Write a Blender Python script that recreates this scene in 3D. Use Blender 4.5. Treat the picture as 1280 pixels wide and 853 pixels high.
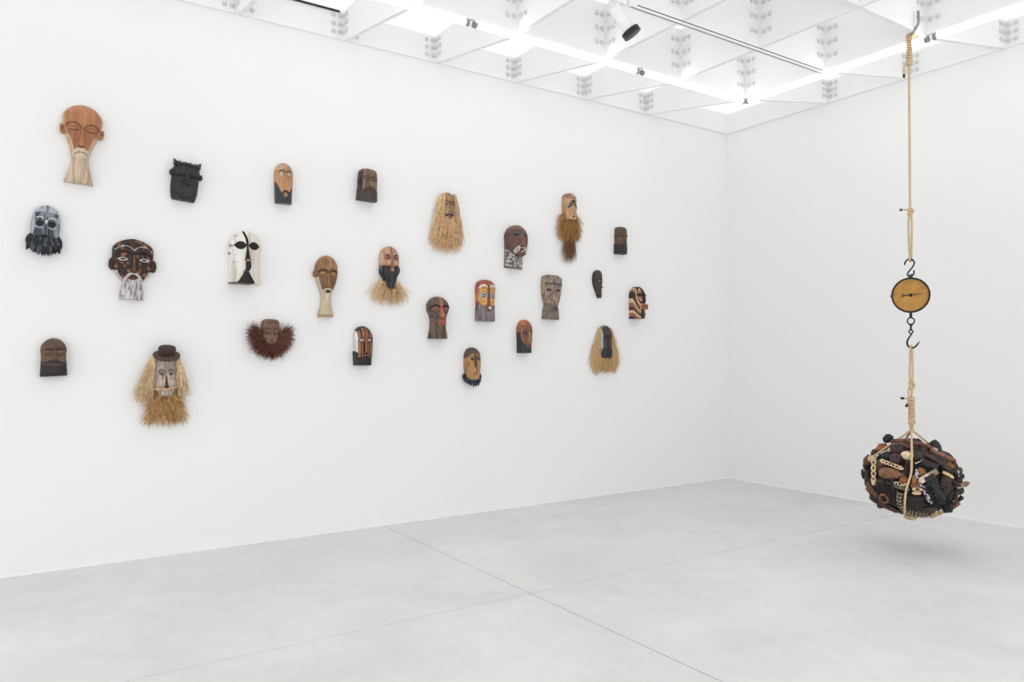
import bpy, bmesh, math, random
import numpy as np
from mathutils import Vector, Matrix, noise
PI = math.pi
C = bpy.context.scene.collection
for o in list(bpy.data.objects): bpy.data.objects.remove(o)
random.seed(7)

# ---------------------------------------------------------------- camera, world, exposure
YAW = 0.9653
cam_d = bpy.data.cameras.new('camera'); cam = bpy.data.objects.new('camera', cam_d); C.objects.link(cam)
cam_d.sensor_width = 36; cam_d.lens = 26.62; cam_d.shift_x = -0.02357; cam_d.shift_y = 0.00303
cam_d.clip_start = 0.05; cam_d.clip_end = 100
cam.location = (6.245, 0, 1.5)
cam.rotation_euler = (PI/2 + 0.01408, 0, YAW)
bpy.context.scene.camera = cam
w = bpy.data.worlds.new('world'); bpy.context.scene.world = w; w.use_nodes = True
w.node_tree.nodes['Background'].inputs[0].default_value = (1, 1, 1, 1)
w.node_tree.nodes['Background'].inputs[1].default_value = 1.08  # plain white fill, added through the two room sides left open
vs = bpy.context.scene.view_settings
vs.view_transform = 'Standard'; vs.look = 'None'; vs.gamma = 1; vs.exposure = 0.62
TUBE_POWER = 3.6
CEILING_FILL = 0.43                       # glow added to the ceiling panels as flat fill light

# ---------------------------------------------------------------- helpers
def lin(c):
    return tuple(((v/255)/12.92 if v/255 <= .04045 else ((v/255+.055)/1.055)**2.4) for v in c)
def nodes(name):
    m = bpy.data.materials.new(name); m.use_nodes = True
    nt = m.node_tree; return m, nt, nt.nodes['Principled BSDF']
def mat_attr(name, rough=.55, grain=(60, 60, 8), amt=.35, bump=.25, spec=.3):
    """paint / stain read from the 'col' attribute, broken up by a procedural wood grain"""
    m, nt, b = nodes(name)
    N = nt.nodes.new; L = nt.links.new
    a = N('ShaderNodeAttribute'); a.attribute_name = 'col'
    tc = N('ShaderNodeTexCoord'); mp = N('ShaderNodeMapping'); mp.inputs['Scale'].default_value = grain
    n1 = N('ShaderNodeTexNoise'); n1.inputs['Scale'].default_value = 1; n1.inputs['Detail'].default_value = 5
    L(tc.outputs['Object'], mp.inputs[0]); L(mp.outputs[0], n1.inputs['Vector'])
    r = N('ShaderNodeMapRange'); r.inputs['From Min'].default_value = .3; r.inputs['From Max'].default_value = .7
    r.inputs['To Min'].default_value = 1-amt; r.inputs['To Max'].default_value = 1+amt*.6
    L(n1.outputs['Fac'], r.inputs['Value'])
    mx = N('ShaderNodeVectorMath'); mx.operation = 'SCALE'
    hs = N('ShaderNodeHueSaturation'); hs.inputs['Saturation'].default_value = .9; L(a.outputs['Color'], hs.inputs['Color']); L(hs.outputs[0], mx.inputs[0]); L(r.outputs[0], mx.inputs['Scale']); L(mx.outputs[0], b.inputs['Base Color'])
    bp = N('ShaderNodeBump'); bp.inputs['Strength'].default_value = bump; bp.inputs['Distance'].default_value = .004
    L(n1.outputs['Fac'], bp.inputs['Height']); L(bp.outputs[0], b.inputs['Normal'])
    b.inputs['Roughness'].default_value = rough; b.inputs['Specular IOR Level'].default_value = spec
    return m
def mat_plain(name, c, rough=.5, metal=0, var=.06, scale=6, bump=0, spec=.4):
    m, nt, b = nodes(name); N = nt.nodes.new; L = nt.links.new
    n1 = N('ShaderNodeTexNoise'); n1.inputs['Scale'].default_value = scale; n1.inputs['Detail'].default_value = 6
    tc = N('ShaderNodeTexCoord'); L(tc.outputs['Object'], n1.inputs['Vector'])
    r = N('ShaderNodeValToRGB'); e = r.color_ramp.elements; c = lin(c)
    e[0].position = .3; e[1].position = .7
    e[0].color = tuple(v*(1-var) for v in c)+(1,); e[1].color = tuple(min(1, v*(1+var)) for v in c)+(1,)
    L(n1.outputs['Fac'], r.inputs[0]); L(r.outputs[0], b.inputs['Base Color'])
    b.inputs['Roughness'].default_value = rough; b.inputs['Metallic'].default_value = metal
    b.inputs['Specular IOR Level'].default_value = spec
    if bump:
        bp = N('ShaderNodeBump'); bp.inputs['Strength'].default_value = bump; bp.inputs['Distance'].default_value = .003
        L(n1.outputs['Fac'], bp.inputs['Height']); L(bp.outputs[0], b.inputs['Normal'])
    return m
M = {}
M['wood'] = mat_attr('carved_wood')
M['chalk'] = mat_attr('chalk_paint', rough=.8, amt=.07, bump=.3, spec=.1)
M['satin'] = mat_attr('satin_painted_wood', rough=.42, amt=.24, bump=.15, spec=.4)
M['fibre'] = mat_attr('plant_fibre', rough=.7, grain=(40, 40, 40), amt=.25, bump=0, spec=.2)
M['item'] = mat_attr('aged_wood', rough=.5, grain=(45, 45, 45), amt=.45, bump=.3, spec=.35)
M['wall'] = mat_plain('white_wall_paint', (243, 243, 243), .9, var=.006, scale=.6, spec=.1)
M['steel'] = mat_plain('white_enamelled_steel', (247, 247, 247), .6, var=.01, scale=3, spec=.2)
M['bolt'] = mat_plain('bolt_enamel', (222, 222, 222), .5, var=.05, scale=20)
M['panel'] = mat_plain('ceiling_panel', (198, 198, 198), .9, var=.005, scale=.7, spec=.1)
M['iron'] = mat_plain('black_iron', (48, 46, 46), .55, metal=.3, var=.3, scale=60, bump=.3)
M['black'] = mat_plain('black_plastic', (38, 38, 38), .45, var=.1, scale=30)
M['grey'] = mat_plain('zinc_clip_shaded_rope', (150, 150, 150), .5, metal=.2, var=.15, scale=80)
M['rope'] = mat_plain('hemp_rope', (208, 184, 150), .85, var=.16, scale=90, bump=.5, spec=.1)
M['tape'] = mat_plain('black_tape', (35, 34, 36), .6, var=.1, scale=50)
M['joint'] = mat_plain('joint_filler', (150, 150, 149), .9, var=.05, scale=5)
# polished concrete
m, nt, b = nodes('polished_concrete'); N = nt.nodes.new; L = nt.links.new
tc = N('ShaderNodeTexCoord'); n1 = N('ShaderNodeTexNoise'); n1.inputs['Scale'].default_value = 1.1; n1.inputs['Detail'].default_value = 9; n1.inputs['Roughness'].default_value = .62; n1.inputs['Distortion'].default_value = .6
n2 = N('ShaderNodeTexNoise'); n2.inputs['Scale'].default_value = 9; n2.inputs['Detail'].default_value = 8
L(tc.outputs['Object'], n1.inputs['Vector']); L(tc.outputs['Object'], n2.inputs['Vector'])
mm = N('ShaderNodeMix'); mm.data_type = 'FLOAT'; mm.inputs[0].default_value = .25
L(n1.outputs['Fac'], mm.inputs[2]); L(n2.outputs['Fac'], mm.inputs[3])
r = N('ShaderNodeValToRGB'); e = r.color_ramp.elements; e[0].position = .28; e[1].position = .72
e[0].color = lin((212, 212, 211))+(1,); e[1].color = lin((234, 234, 233))+(1,)
L(mm.outputs[0], r.inputs[0]); L(r.outputs[0], b.inputs['Base Color'])
rr = N('ShaderNodeMapRange'); rr.inputs['To Min'].default_value = .42; rr.inputs['To Max'].default_value = .6
L(n1.outputs['Fac'], rr.inputs['Value']); L(rr.outputs[0], b.inputs['Roughness']); b.inputs['Specular IOR Level'].default_value = .35
M['floor'] = m
# luminous tube
m, nt, b = nodes('tube_light'); b.inputs['Base Color'].default_value = (.9, .9, .9, 1)
b.inputs['Emission Color'].default_value = (1, .995, .985, 1); b.inputs['Emission Strength'].default_value = TUBE_POWER
M['tube'] = m
b = M['panel'].node_tree.nodes['Principled BSDF']; b.inputs['Emission Color'].default_value = (1, .995, .985, 1); b.inputs['Emission Strength'].default_value = CEILING_FILL

def tag(o, label=None, cat=None, group=None, kind=None):
    if label: o['label'] = label
    if cat: o['category'] = cat
    if group: o['group'] = group
    if kind: o['kind'] = kind
    return o
def empty(name, loc, label=None, cat=None, group=None, kind=None):
    o = bpy.data.objects.new(name, None); C.objects.link(o); o.location = loc; o.empty_display_size = .05
    return tag(o, label, cat, group, kind)
def mesh_obj(name, verts, faces, mat, parent=None, cols=None, smooth=True):
    me = bpy.data.meshes.new(name); me.from_pydata([tuple(map(float, v)) for v in verts], [], faces); me.update()
    me.materials.append(mat)
    if smooth: me.polygons.foreach_set('use_smooth', [True]*len(me.polygons))
    if cols is not None:
        at = me.color_attributes.new('col', 'FLOAT_COLOR', 'POINT')
        c = np.ones((len(verts), 4), dtype=np.float32); c[:, :3] = cols
        at.data.foreach_set('color', c.ravel())
    o = bpy.data.objects.new(name, me); C.objects.link(o)
    if parent: o.parent = parent
    return o
class MB:
    """collects shapes for one mesh object"""
    def __init__(s): s.v = []; s.f = []; s.c = []
    def add(s, verts, faces, col=(.5, .5, .5), mat=None):
        n = len(s.v)
        if mat is not None: verts = [mat @ Vector(v) for v in verts]
        s.v += [tuple(v) for v in verts]; s.f += [tuple(i+n for i in f) for f in faces]
        if isinstance(col, np.ndarray) and col.ndim == 2: s.c += [tuple(c) for c in col]
        else: s.c += [tuple(col)]*len(verts)
    def box(s, c, d, col=(.5, .5, .5), mat=None, bev=0):
        x, y, z = c; a, b_, h = d[0]/2, d[1]/2, d[2]/2
        v = [(x+i*a, y+j*b_, z+k*h) for i in (-1, 1) for j in (-1, 1) for k in (-1, 1)]
        f = [(0, 1, 3, 2), (4, 6, 7, 5), (0, 4, 5, 1), (2, 3, 7, 6), (0, 2, 6, 4), (1, 5, 7, 3)]
        s.add(v, f, col, mat)
    def tube(s, pts, rad, n=8, col=(.5, .5, .5), cap=True, mat=None, lobes=0, twist=0.):
        pts = [Vector(p) for p in pts]; m_ = len(pts)
        rad = rad if hasattr(rad, '__len__') else [rad]*m_
        vs_ = []; up = None; ln = 0
        for i, p in enumerate(pts):
            t = (pts[min(i+1, m_-1)]-pts[max(i-1, 0)]).normalized()
            if up is None: up = t.orthogonal().normalized()
            up = (up-t*up.dot(t)); up = up.normalized() if up.length > 1e-6 else t.orthogonal().normalized()
            sd = t.cross(up)
            if i: ln += (p-pts[i-1]).length
            for k in range(n):
                a = 2*PI*k/n
                rr_ = rad[i]*(1+(.16*math.cos(lobes*(a+twist*ln)) if lobes else 0))
                vs_.append(p+(up*math.cos(a)+sd*math.sin(a))*rr_)
        f = [(i*n+k, i*n+(k+1) % n, (i+1)*n+(k+1) % n, (i+1)*n+k) for i in range(m_-1) for k in range(n)]
        if cap: f += [tuple(range(n-1, -1, -1)), tuple((m_-1)*n+k for k in range(n))]
        s.add(vs_, f, col, mat)
    def lathe(s, prof, n=14, col=(.5, .5, .5), mat=None, sq=1.):
        """prof: (x along axis, radius)"""
        v = [(x, r_*math.cos(2*PI*k/n), sq*r_*math.sin(2*PI*k/n)) for x, r_ in prof for k in range(n)]
        m_ = len(prof)
        f = [(i*n+k, (i+1)*n+k, (i+1)*n+(k+1) % n, i*n+(k+1) % n) for i in range(m_-1) for k in range(n)]
        f += [tuple(range(n)), tuple((m_-1)*n+k for k in range(n-1, -1, -1))]
        s.add(v, f, col, mat)
    def ball(s, c, r_, col=(.5, .5, .5), nu=12, nv=8, mat=None, bump=0, seed=0):
        v = []; rr_ = r_ if hasattr(r_, '__len__') else (r_,)*3
        for j in range(nv+1):
            th = PI*j/nv
            for i in range(nu):
                ph = 2*PI*i/nu
                d = Vector((math.sin(th)*math.cos(ph), math.sin(th)*math.sin(ph), math.cos(th)))
                q = 1+(bump*noise.noise(d*1.7+Vector((seed*3.1, seed, 0))) if bump else 0)
                v.append((c[0]+d.x*rr_[0]*q, c[1]+d.y*rr_[1]*q, c[2]+d.z*rr_[2]*q))
        f = [(j*nu+i, (j+1)*nu+i, (j+1)*nu+(i+1) % nu, j*nu+(i+1) % nu) for j in range(nv) for i in range(nu)]
        s.add(v, f, col, mat)
    def build(s, name, mat, parent=None, smooth=True, label=None, kind=None):
        o = mesh_obj(name, s.v, s.f, mat, parent, np.array(s.c, dtype=np.float32), smooth)
        if smooth: o.data.set_sharp_from_angle(angle=math.radians(42))
        return tag(o, label, kind=kind)

# ---------------------------------------------------------------- the room
X1, Y0, Y1 = 8.91, -5.133, 7.159
ZB, ZE, ZC = 3.978, 4.193, 4.43           # bottom of the beams, their lifted ends at the walls, ceiling panels
S, BX, BY = .8744, 1.394, 1.338           # beam spacing and first beam from the left and far wall
def slabobj(name, lo, hi, mat, parent=None, kind=None, label=None):
    b_ = MB(); b_.box([(lo[i]+hi[i])/2 for i in range(3)], [hi[i]-lo[i] for i in range(3)])
    o = b_.build(name, mat, parent, smooth=False); return tag(o, label, kind=kind)
fl = slabobj('floor', (-.15, Y0-.15, -.2), (X1+.15, Y1+.15, -.006), M['joint'], kind='structure')
tag(fl, 'pale grey polished concrete floor cast in large slabs')
JX, JY, g = 2.292, 2.692, .004
for xa, xb in ((0, JX), (JX, 7.29), (7.29, X1)):
    for ya, yb in ((Y0, -2.3), (-2.3, JY), (JY, Y1)):
        o = slabobj('slab', (xa+g, ya+g, -.05), (xb-g, yb-g, 0), M['floor'], fl)
        md = o.modifiers.new('bevel', 'BEVEL'); md.width = .002; md.segments = 1
for nm, lo, hi in (('wall_left', (-.15, Y0-.15, -.2), (0, Y1+.15, ZC+.1)), ('wall_far', (-.0, Y1, -.2), (X1, Y1+.15, ZC+.1))):
    slabobj(nm, lo, hi, M['wall'], kind='structure', label='smooth white painted gallery wall, '+nm.split('_')[1]+' side')
slabobj('baseboard_left', (0, Y0, 0), (.008, Y1-.008, .014), M['steel'], kind='structure', label='thin white strip along the foot of the left wall')
slabobj('baseboard_far', (.0, Y1-.008, 0), (X1, Y1, .014), M['steel'], kind='structure', label='thin white strip along the foot of the far wall')

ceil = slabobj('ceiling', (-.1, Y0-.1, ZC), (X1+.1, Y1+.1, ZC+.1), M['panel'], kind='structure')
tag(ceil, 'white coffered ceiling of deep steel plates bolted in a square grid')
NX, NY = 8, 12
beamX = [BX+S*k for k in range(NX)]; beamY = [Y1-BY-S*k for k in range(NY)]
T = .034
def plate(axis, pos):
    """one plate through the whole room, its ends tapered towards the walls"""
    if axis == 'y': a0, a1, i0, i1 = Y0, Y1, beamY[-1], beamY[0]
    else: a0, a1, i0, i1 = 0, X1, beamX[0], beamX[-1]
    prof = [(a0, ZC), (a0, ZE), (i0-.06, ZB), (i1+.06, ZB), (a1, ZE), (a1, ZC)]
    if axis == 'x': prof = [(a, z-(.0015 if z < ZC else 0)) for a, z in prof]
    v = []
    for sgn in (-1, 1):
        for a, z in prof: v.append((pos+sgn*T/2, a, z) if axis == 'y' else (a, pos+sgn*T/2, z))
    n = 6; f = [tuple(range(n)), tuple(range(2*n-1, n-1, -1))]+[(k, k+n, (k+1) % n+n, (k+1) % n) for k in range(n)]
    return mesh_obj('beam', v, f, M['steel'], ceil, np.full((12, 3), .8), False)
def bolt(mb, p, axis, sgn):
    """round bolt head with a nut, axis = direction it sticks out"""
    d = Vector((sgn, 0, 0)) if axis == 'x' else Vector((0, sgn, 0))
    p = Vector(p); mb.tube([p-d*.002, p+d*.006], .021, 10)
    mb.tube([p+d*.006, p+d*.013, p+d*.017], [.015, .015, .011], 6)
HB = (.115, .235, .355); HW = (.055, .125, .195); OFF = (.045, .1)
for bx in beamX:
    o = plate('y', bx); mb = MB()
    for by in beamY+[Y1]:
        hs = HB if by != Y1 else HW; zb = ZB if by != Y1 else ZE
        for h in hs:
            for of in OFF:
                for sd in (-1, 1):
                    if by == Y1 and sd == 1: continue
                    for face in (-1, 1): bolt(mb, (bx+face*T/2, by+sd*(of+T/2), zb+h), 'x', face)
    mb.build('bolt_heads', M['bolt'], o, kind='stuff')
for by in beamY:
    o = plate('x', by); mb = MB()
    for bx in [0]+beamX:
        hs = HB if bx else HW; zb = ZB if bx else ZE
        for h in hs:
            for of in OFF:
                for sd in (-1, 1):
                    if bx == 0 and sd == -1: continue
                    for face in (-1, 1): bolt(mb, (bx+sd*(of+T/2), by+face*T/2, zb+h), 'y', face)
    mb.build('bolt_heads', M['bolt'], o, kind='stuff')
# edge plates bolted along the walls
for nm, lo, hi, ax in (('edge_plate', (0, Y0, ZE), (.02, Y1, ZC), 'x'), ('edge_plate', (.02, Y1-.02, ZE), (X1, Y1, ZC), 'y'),
                       ('edge_plate', (X1-.02, Y0, ZE), (X1, Y1-.02, ZC), 'r'), ('edge_plate', (.02, Y0, ZE), (X1-.02, Y0+.02, ZC), 'b')):
    o = slabobj(nm, lo, hi, M['steel'], ceil)
    if ax in 'xy':
        mb = MB()
        for c_ in (beamY if ax == 'x' else beamX):
            for h in HW:
                for of in (-.1, -.045, .045, .1):
                    if ax == 'x': bolt(mb, (.02, c_+of*1.05, ZE+h), 'x', 1)
                    else: bolt(mb, (c_+of*1.05, Y1-.02, ZE+h), 'y', -1)
        mb.build('bolt_heads', M['bolt'], o, kind='stuff')
slabobj('slot', (.021, 1.44, ZC-.014), (.034, 2.27, ZC+.001), M['black'], ceil, label='narrow dark slot along the ceiling edge')

# ---------------------------------------------------------------- tube lights hanging under the beams
ZL = ZB-.03
def tube_light(a, b_, label):
    a, b_ = Vector(a), Vector(b_); d = (b_-a).normalized(); L_ = (b_-a).length
    t = empty('tube_light', a, label, 'light', 'linear tube lights under the beam grid')
    q = MB(); q.tube([d*.035, d*(L_-.035)], .022, 14); q.build('tube', M['tube'], t)
    for s0 in (.018, L_-.05):
        q = MB(); q.tube([d*s0, d*(s0+.03)], .023, 14); q.build('end_cap', M['grey'], t)
    for s0 in (.3, L_-.3):
        q = MB(); q.box((d*s0+Vector((0, 0, .028))), (.02, .02, .03)); q.build('clip', M['grey'], t, smooth=False)
ys = [beamY[0], 4.446, 2.77, 1.09]
for i, lb in enumerate(('bright tube light parallel to the left wall, the one ending at the corner joint', 'bright tube light parallel to the left wall, second from the corner joint',
                        'bright tube light parallel to the left wall, running out at the top of the picture')):
    tube_light((BX, ys[i], ZL), (BX, ys[i+1], ZL), lb)
xs = [BX, 3.2, 5.0]
for i, lb in enumerate(('bright tube light parallel to the far wall, between the corner joint and the rope', 'bright tube light parallel to the far wall, right of the rope')):
    tube_light((xs[i], beamY[0], ZL), (xs[i+1], beamY[0], ZL), lb)

# lighting track and spotlight
tr = empty('light_track', (BX+S, 3.55, ZB), 'slim light track with a dark slot under the second beam from the left wall', 'light track')
q = MB(); q.box((0, 1.12, -.014), (.034, 2.26, .028)); q.build('rail', M['steel'], tr, smooth=False)
q = MB(); q.box((.0172, 1.14, -.010), (.001, 2.16, .007)); q.build('slot', M['black'], tr, smooth=False, label='dark groove of the track')
q = MB(); q.box((0, 1.12, -.0285), (.006, 2.2, .001)); q.build('slot', M['black'], tr, smooth=False, label='dark groove of the track')
sp = empty('spotlight', (BX+S, 3.44, ZB), 'white cylindrical spotlight with a black front ring, angled down from the track', 'spotlight')
q = MB(); q.box((0, 0, -.016), (.036, .14, .032)); q.build('adapter', M['steel'], sp, smooth=False)
q = MB(); q.tube([(0, 0, -.03), (0, 0, -.08)], .012, 12); q.box((0, 0, -.085), (.05, .02, .012)); q.box((.03, 0, -.13), (.006, .024, .1)); q.box((-.03, 0, -.13), (.006, .024, .1))
q.build('bracket', M['steel'], sp)
ax = Vector((.30, .47, -.80)).normalized(); c0 = Vector((0, 0, -.10))
q = MB(); q.tube([c0-ax*.05, c0-ax*.04, c0+ax*.03, c0+ax*.031, c0+ax*.15], [.03, .042, .042, .047, .047], 20); q.build('lamp_body', M['steel'], sp)
q = MB(); q.tube([c0+ax*.148, c0+ax*.15, c0+ax*.166, c0+ax*.168, c0+ax*.172, c0+ax*.188, c0+ax*.19], [.052, .066, .066, .063, .066, .066, .058], 28); q.build('front_ring', M['black'], sp)

# ---------------------------------------------------------------- masks on the left wall
# place of each mask on the wall (metres): centre y, centre height z, width, height
FIT = {
    'tan_head': (0.3906, 2.9872, 0.2488, 0.5598),
    'black_white': (0.1822, 2.3549, 0.1852, 0.3577),
    'brown_carved': (0.7197, 2.1238, 0.2675, 0.4449),
    'squat': (0.2374, 1.4837, 0.1599, 0.2621),
    'hat': (0.9411, 1.3425, 0.1557, 0.2873),
    'black': (1.0675, 2.8005, 0.1963, 0.2709),
    'white': (1.5034, 2.2670, 0.2416, 0.4228),
    'tan_black': (1.8050, 2.8936, 0.1414, 0.3310),
    'fuzzy': (1.7066, 1.6876, 0.1417, 0.2002),
    'long_beard': (2.1624, 2.0750, 0.1881, 0.5158),
    'brown_man': (2.5193, 2.9705, 0.1715, 0.2784),
    'striped': (2.4798, 1.5776, 0.1585, 0.3363),
    'blue_beard': (2.7261, 2.2822, 0.1786, 0.3459),
    'raffia': (3.3059, 2.8762, 0.1247, 0.2491),
    'red_stripe': (3.2050, 1.8401, 0.2106, 0.3867),
    'yellow': (3.7104, 2.0178, 0.1976, 0.3964),
    'ochre': (3.5701, 1.3835, 0.1605, 0.3687),
    'dotted': (4.0528, 2.5580, 0.2345, 0.4243),
    'weathered': (4.4894, 2.0841, 0.2367, 0.4516),
    'orange': (4.1565, 1.6817, 0.1459, 0.3299),
    'golden': (4.7130, 3.0257, 0.1435, 0.2780),
    'small_dark': (5.4113, 2.7382, 0.1339, 0.2954),
    'leaf': (5.1021, 2.2502, 0.1194, 0.2972),
    'kifwebe': (5.6408, 2.0713, 0.1654, 0.3528),
    'dark_raffia': (5.1927, 1.6339, 0.1511, 0.3579),
}
def sstep(a, b_, x): t = np.clip((x-a)/(b_-a), 0, 1); return t*t*(3-2*t)
_r = np.random.RandomState(5)
def vnoise(x, y, sc, seed=0):
    x = np.asarray(x)*sc+seed*17.3; y = np.asarray(y)*sc+seed*7.7
    tb = np.random.RandomState(seed+3).rand(64, 64)
    xi = np.floor(x).astype(int); yi = np.floor(y).astype(int); fx = x-xi; fy = y-yi
    fx = fx*fx*(3-2*fx); fy = fy*fy*(3-2*fy)
    g = lambda a, b_: tb[a % 64, b_ % 64]
    return (g(xi, yi)*(1-fx)+g(xi+1, yi)*fx)*(1-fy)+(g(xi, yi+1)*(1-fx)+g(xi+1, yi+1)*fx)*fy
def seg_dist(x, y, pts):
    d = np.full(np.shape(x), 9.)
    for (ax_, ay), (bx_, by_) in zip(pts[:-1], pts[1:]):
        dx, dy = bx_-ax_, by_-ay; t = np.clip(((x-ax_)*dx+(y-ay)*dy)/(dx*dx+dy*dy+1e-12), 0, 1)
        d = np.minimum(d, np.hypot(x-ax_-t*dx, y-ay-t*dy))
    return d
def in_poly(x, y, pts):
    r_ = np.zeros(np.shape(x), bool); n = len(pts); j = n-1
    for i in range(n):
        xi, yi = pts[i]; xj, yj = pts[j]
        r_ ^= ((yi > y) != (yj > y)) & (x < (xj-xi)*(y-yi)/(yj-yi+1e-12)+xi); j = i
    return r_
class Mask:
    """local frame: x from -1 to 1 across the width, v from 0 (top) to 1 (bottom); depth in parts of the width"""
    def __init__(s, key, label, outline, D=.4, edge=.45, vt=.2, p=2., tilt=0, bulge=2., topd=.35, feats=(), mat='wood'):
        s.key = key; s.y, s.z, s.W, s.H = FIT[key]; s.a = 2*s.H/s.W
        s.root = empty('mask', (0.0, s.y, s.z), label, 'mask', 'carved masks hung across the left wall')
        s.root.rotation_euler.x = math.radians(tilt)
        s.ov = [o[0] for o in outline]; s.ow = [o[1] for o in outline]
        s.D, s.edge, s.vt, s.p, s.bulge, s.topd, s.feats, s.mat = D, edge, vt, p, bulge, topd, feats, mat
    def width(s, v, ov=None, ow=None, vt=None, v0=0):
        v = np.asarray(v, float); ov = ov or s.ov; ow = ow or s.ow; vt = s.vt if vt is None else vt
        # smooth interpolation
        q = np.interp(v, ov, ow); e_ = .02
        q = (np.interp(v-e_, ov, ow)+q*2+np.interp(v+e_, ov, ow))/4 if v0 == 0 else q
        if vt > 0: q = q*np.where(v-v0 < vt, np.power(np.clip(1-np.power(np.clip(1-(v-v0)/vt, 0, 1), s.p), 0, 1), 1/s.p), 1)
        return np.maximum(q, .012)
    def depth(s, x, v, base=True):
        x = np.asarray(x, float); v = np.asarray(v, float)
        wv = s.width(v); t = np.clip(np.abs(x)/wv, 0, 1)
        d = s.edge+(1-s.edge)*np.sqrt(np.clip(1-t**s.bulge, 0, 1))
        te = np.where(v < s.vt*1.3, np.sqrt(np.clip(1-(1-v/(s.vt*1.3))**2, 0, 1)), 1) if s.vt > 0 else 1.
        d = s.D*d*(s.topd+(1-s.topd)*te)
        for ft in s.feats:
            if ft[0] == 'f': d = d+ft[1](x, v); continue
            k, cx, cv, rx, rv, am = ft
            for sg in ((1, -1) if k == 'B' else (1,)):
                d = d+am*np.exp(-((x-sg*cx)/rx)**2-((v-cv)/rv)**2)
        return np.maximum(d, .02)
    def P(s, x, v, d): return np.stack([np.asarray(d)*s.W+.003, np.asarray(x)*s.W/2, (.5-np.asarray(v))*s.H], -1)
    def paint(s, X, V, base, rules):
        col = np.empty(X.shape+(3,)); col[:] = lin(base)
        for r_ in rules:
            k = r_[0]
            if k == 'E': m_ = ((X-r_[1])/r_[3])**2+((V-r_[2])/r_[4])**2 < 1; c = r_[5]
            elif k == 'EE': m_ = ((np.abs(X)-r_[1])/r_[3])**2+((V-r_[2])/r_[4])**2 < 1; c = r_[5]
            elif k == 'R': m_ = (X > r_[1]) & (X < r_[2]) & (V > r_[3]) & (V < r_[4]); c = r_[5]
            elif k == 'G': m_ = in_poly(X, V, r_[1]); c = r_[2]
            elif k == 'S': m_ = seg_dist(X, V*s.a, [(p_[0], p_[1]*s.a) for p_ in r_[1]]) < r_[2]; c = r_[3]
            elif k == 'SS': m_ = seg_dist(np.abs(X), V*s.a, [(p_[0], p_[1]*s.a) for p_ in r_[1]]) < r_[2]; c = r_[3]
            elif k == 'F': m_ = r_[1](X, V); c = r_[2]
            elif k == 'N':   # mottling: (N, scale_x, scale_v, threshold, colour, strength, seed)
                n_ = vnoise(X*r_[1], V*s.a*r_[2], 1, r_[6] if len(r_) > 6 else 1)
                m_ = sstep(r_[3]-.08, r_[3]+.08, n_)*r_[5]
                col += (np.array(lin(r_[4]))-col)*m_[..., None]; continue
            al = m_.astype(float)[..., None]; col = col*(1-al)+np.array(lin(c))*al
        return col
    def relief(s, name, base, rules=(), v0=0., v1=1., nv=72, nu=46, ov=None, ow=None, vt=None, lift=0., fn=None, groove=0, mat=None, label=None, hole=None, bottom=None, back=0.):
        t = np.linspace(0, 1, nv); t = 1-np.cos(t*PI/2) if (vt is None or vt > 0) else t
        t = .5*t+.5*np.linspace(0, 1, nv) if (vt is None or vt > 0) else t
        vv = v0+(v1-v0)*t; ss = np.sin(np.linspace(-1, 1, nu)*PI/2)*.6+np.linspace(-1, 1, nu)*.4
        wv = s.width(vv, ov, ow, vt, v0 if ov else 0)
        Sg, V = np.meshgrid(ss, vv); X = Sg*wv[:, None]
        if bottom is not None: V = V+bottom(X)*sstep(.6, 1, (V-v0)/(v1-v0))
        Dp = s.depth(X, V)+lift
        if fn is not None: Dp = Dp+fn(X, V, Sg)
        if groove:
            Dp = Dp+groove*(vnoise(X*9, V*s.a*1.2, 1, 4)-.5)+groove*.5*(vnoise(X*20, V*s.a*2, 1, 9)-.5)
        col = s.paint(X, V, base, rules)
        front = s.P(X, V, Dp).reshape(-1, 3); rim = []
        idx = lambda i, j: i*nu+j
        order = [idx(0, j) for j in range(nu)]+[idx(i, nu-1) for i in range(1, nv)]+[idx(nv-1, j) for j in range(nu-2, -1, -1)]+[idx(i, 0) for i in range(nv-2, 0, -1)]
        f = []
        for i in range(nv-1):
            for j in range(nu-1):
                if hole is not None and hole(X[i, j], V[i, j]) and hole(X[i+1, j+1], V[i+1, j+1]): continue
                f.append((idx(i, j), idx(i+1, j), idx(i+1, j+1), idx(i, j+1)))
        n0 = len(front); bk = front[order].copy(); bk[:, 0] = .001+back*s.W
        cols = np.concatenate([col.reshape(-1, 3), col.reshape(-1, 3)[order]])
        verts = np.concatenate([front, bk]); k = len(order)
        for q in range(k): f.append((order[q], order[(q+1) % k], n0+(q+1) % k, n0+q))
        if hole is None: f.append(tuple(n0+q for q in range(k)))
        o = mesh_obj(name, verts, f, M[mat or s.mat], s.root, cols)
        o.data.set_sharp_from_angle(angle=math.radians(50)); return tag(o, label)
    def patch(s, name, poly, col, lift=.012, dome=.02, mat=None, label=None, parent=None, rings=4, sub=3, rule=None):
        """a raised inlay following the face; poly is star shaped around its centre"""
        pts = []
        n = len(poly)
        for i in range(n):
            for k in range(sub):
                t = k/sub; a_, b_ = poly[i], poly[(i+1) % n]; pts.append((a_[0]*(1-t)+b_[0]*t, a_[1]*(1-t)+b_[1]*t))
        pts = np.array(pts); cx, cv = pts.mean(0); n = len(pts)
        X = [np.array([cx])]; V = [np.array([cv])]; LL = [np.array([lift+dome])]
        for r_ in range(1, rings+1):
            q = r_/rings; X.append(cx+(pts[:, 0]-cx)*q); V.append(cv+(pts[:, 1]-cv)*q); LL.append(np.full(n, lift+dome*math.sqrt(max(0, 1-q*q))))
        X.append(pts[:, 0]); V.append(pts[:, 1]); LL.append(np.full(n, -.02))
        X = np.concatenate(X); V = np.concatenate(V); LL = np.concatenate(LL)
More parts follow.
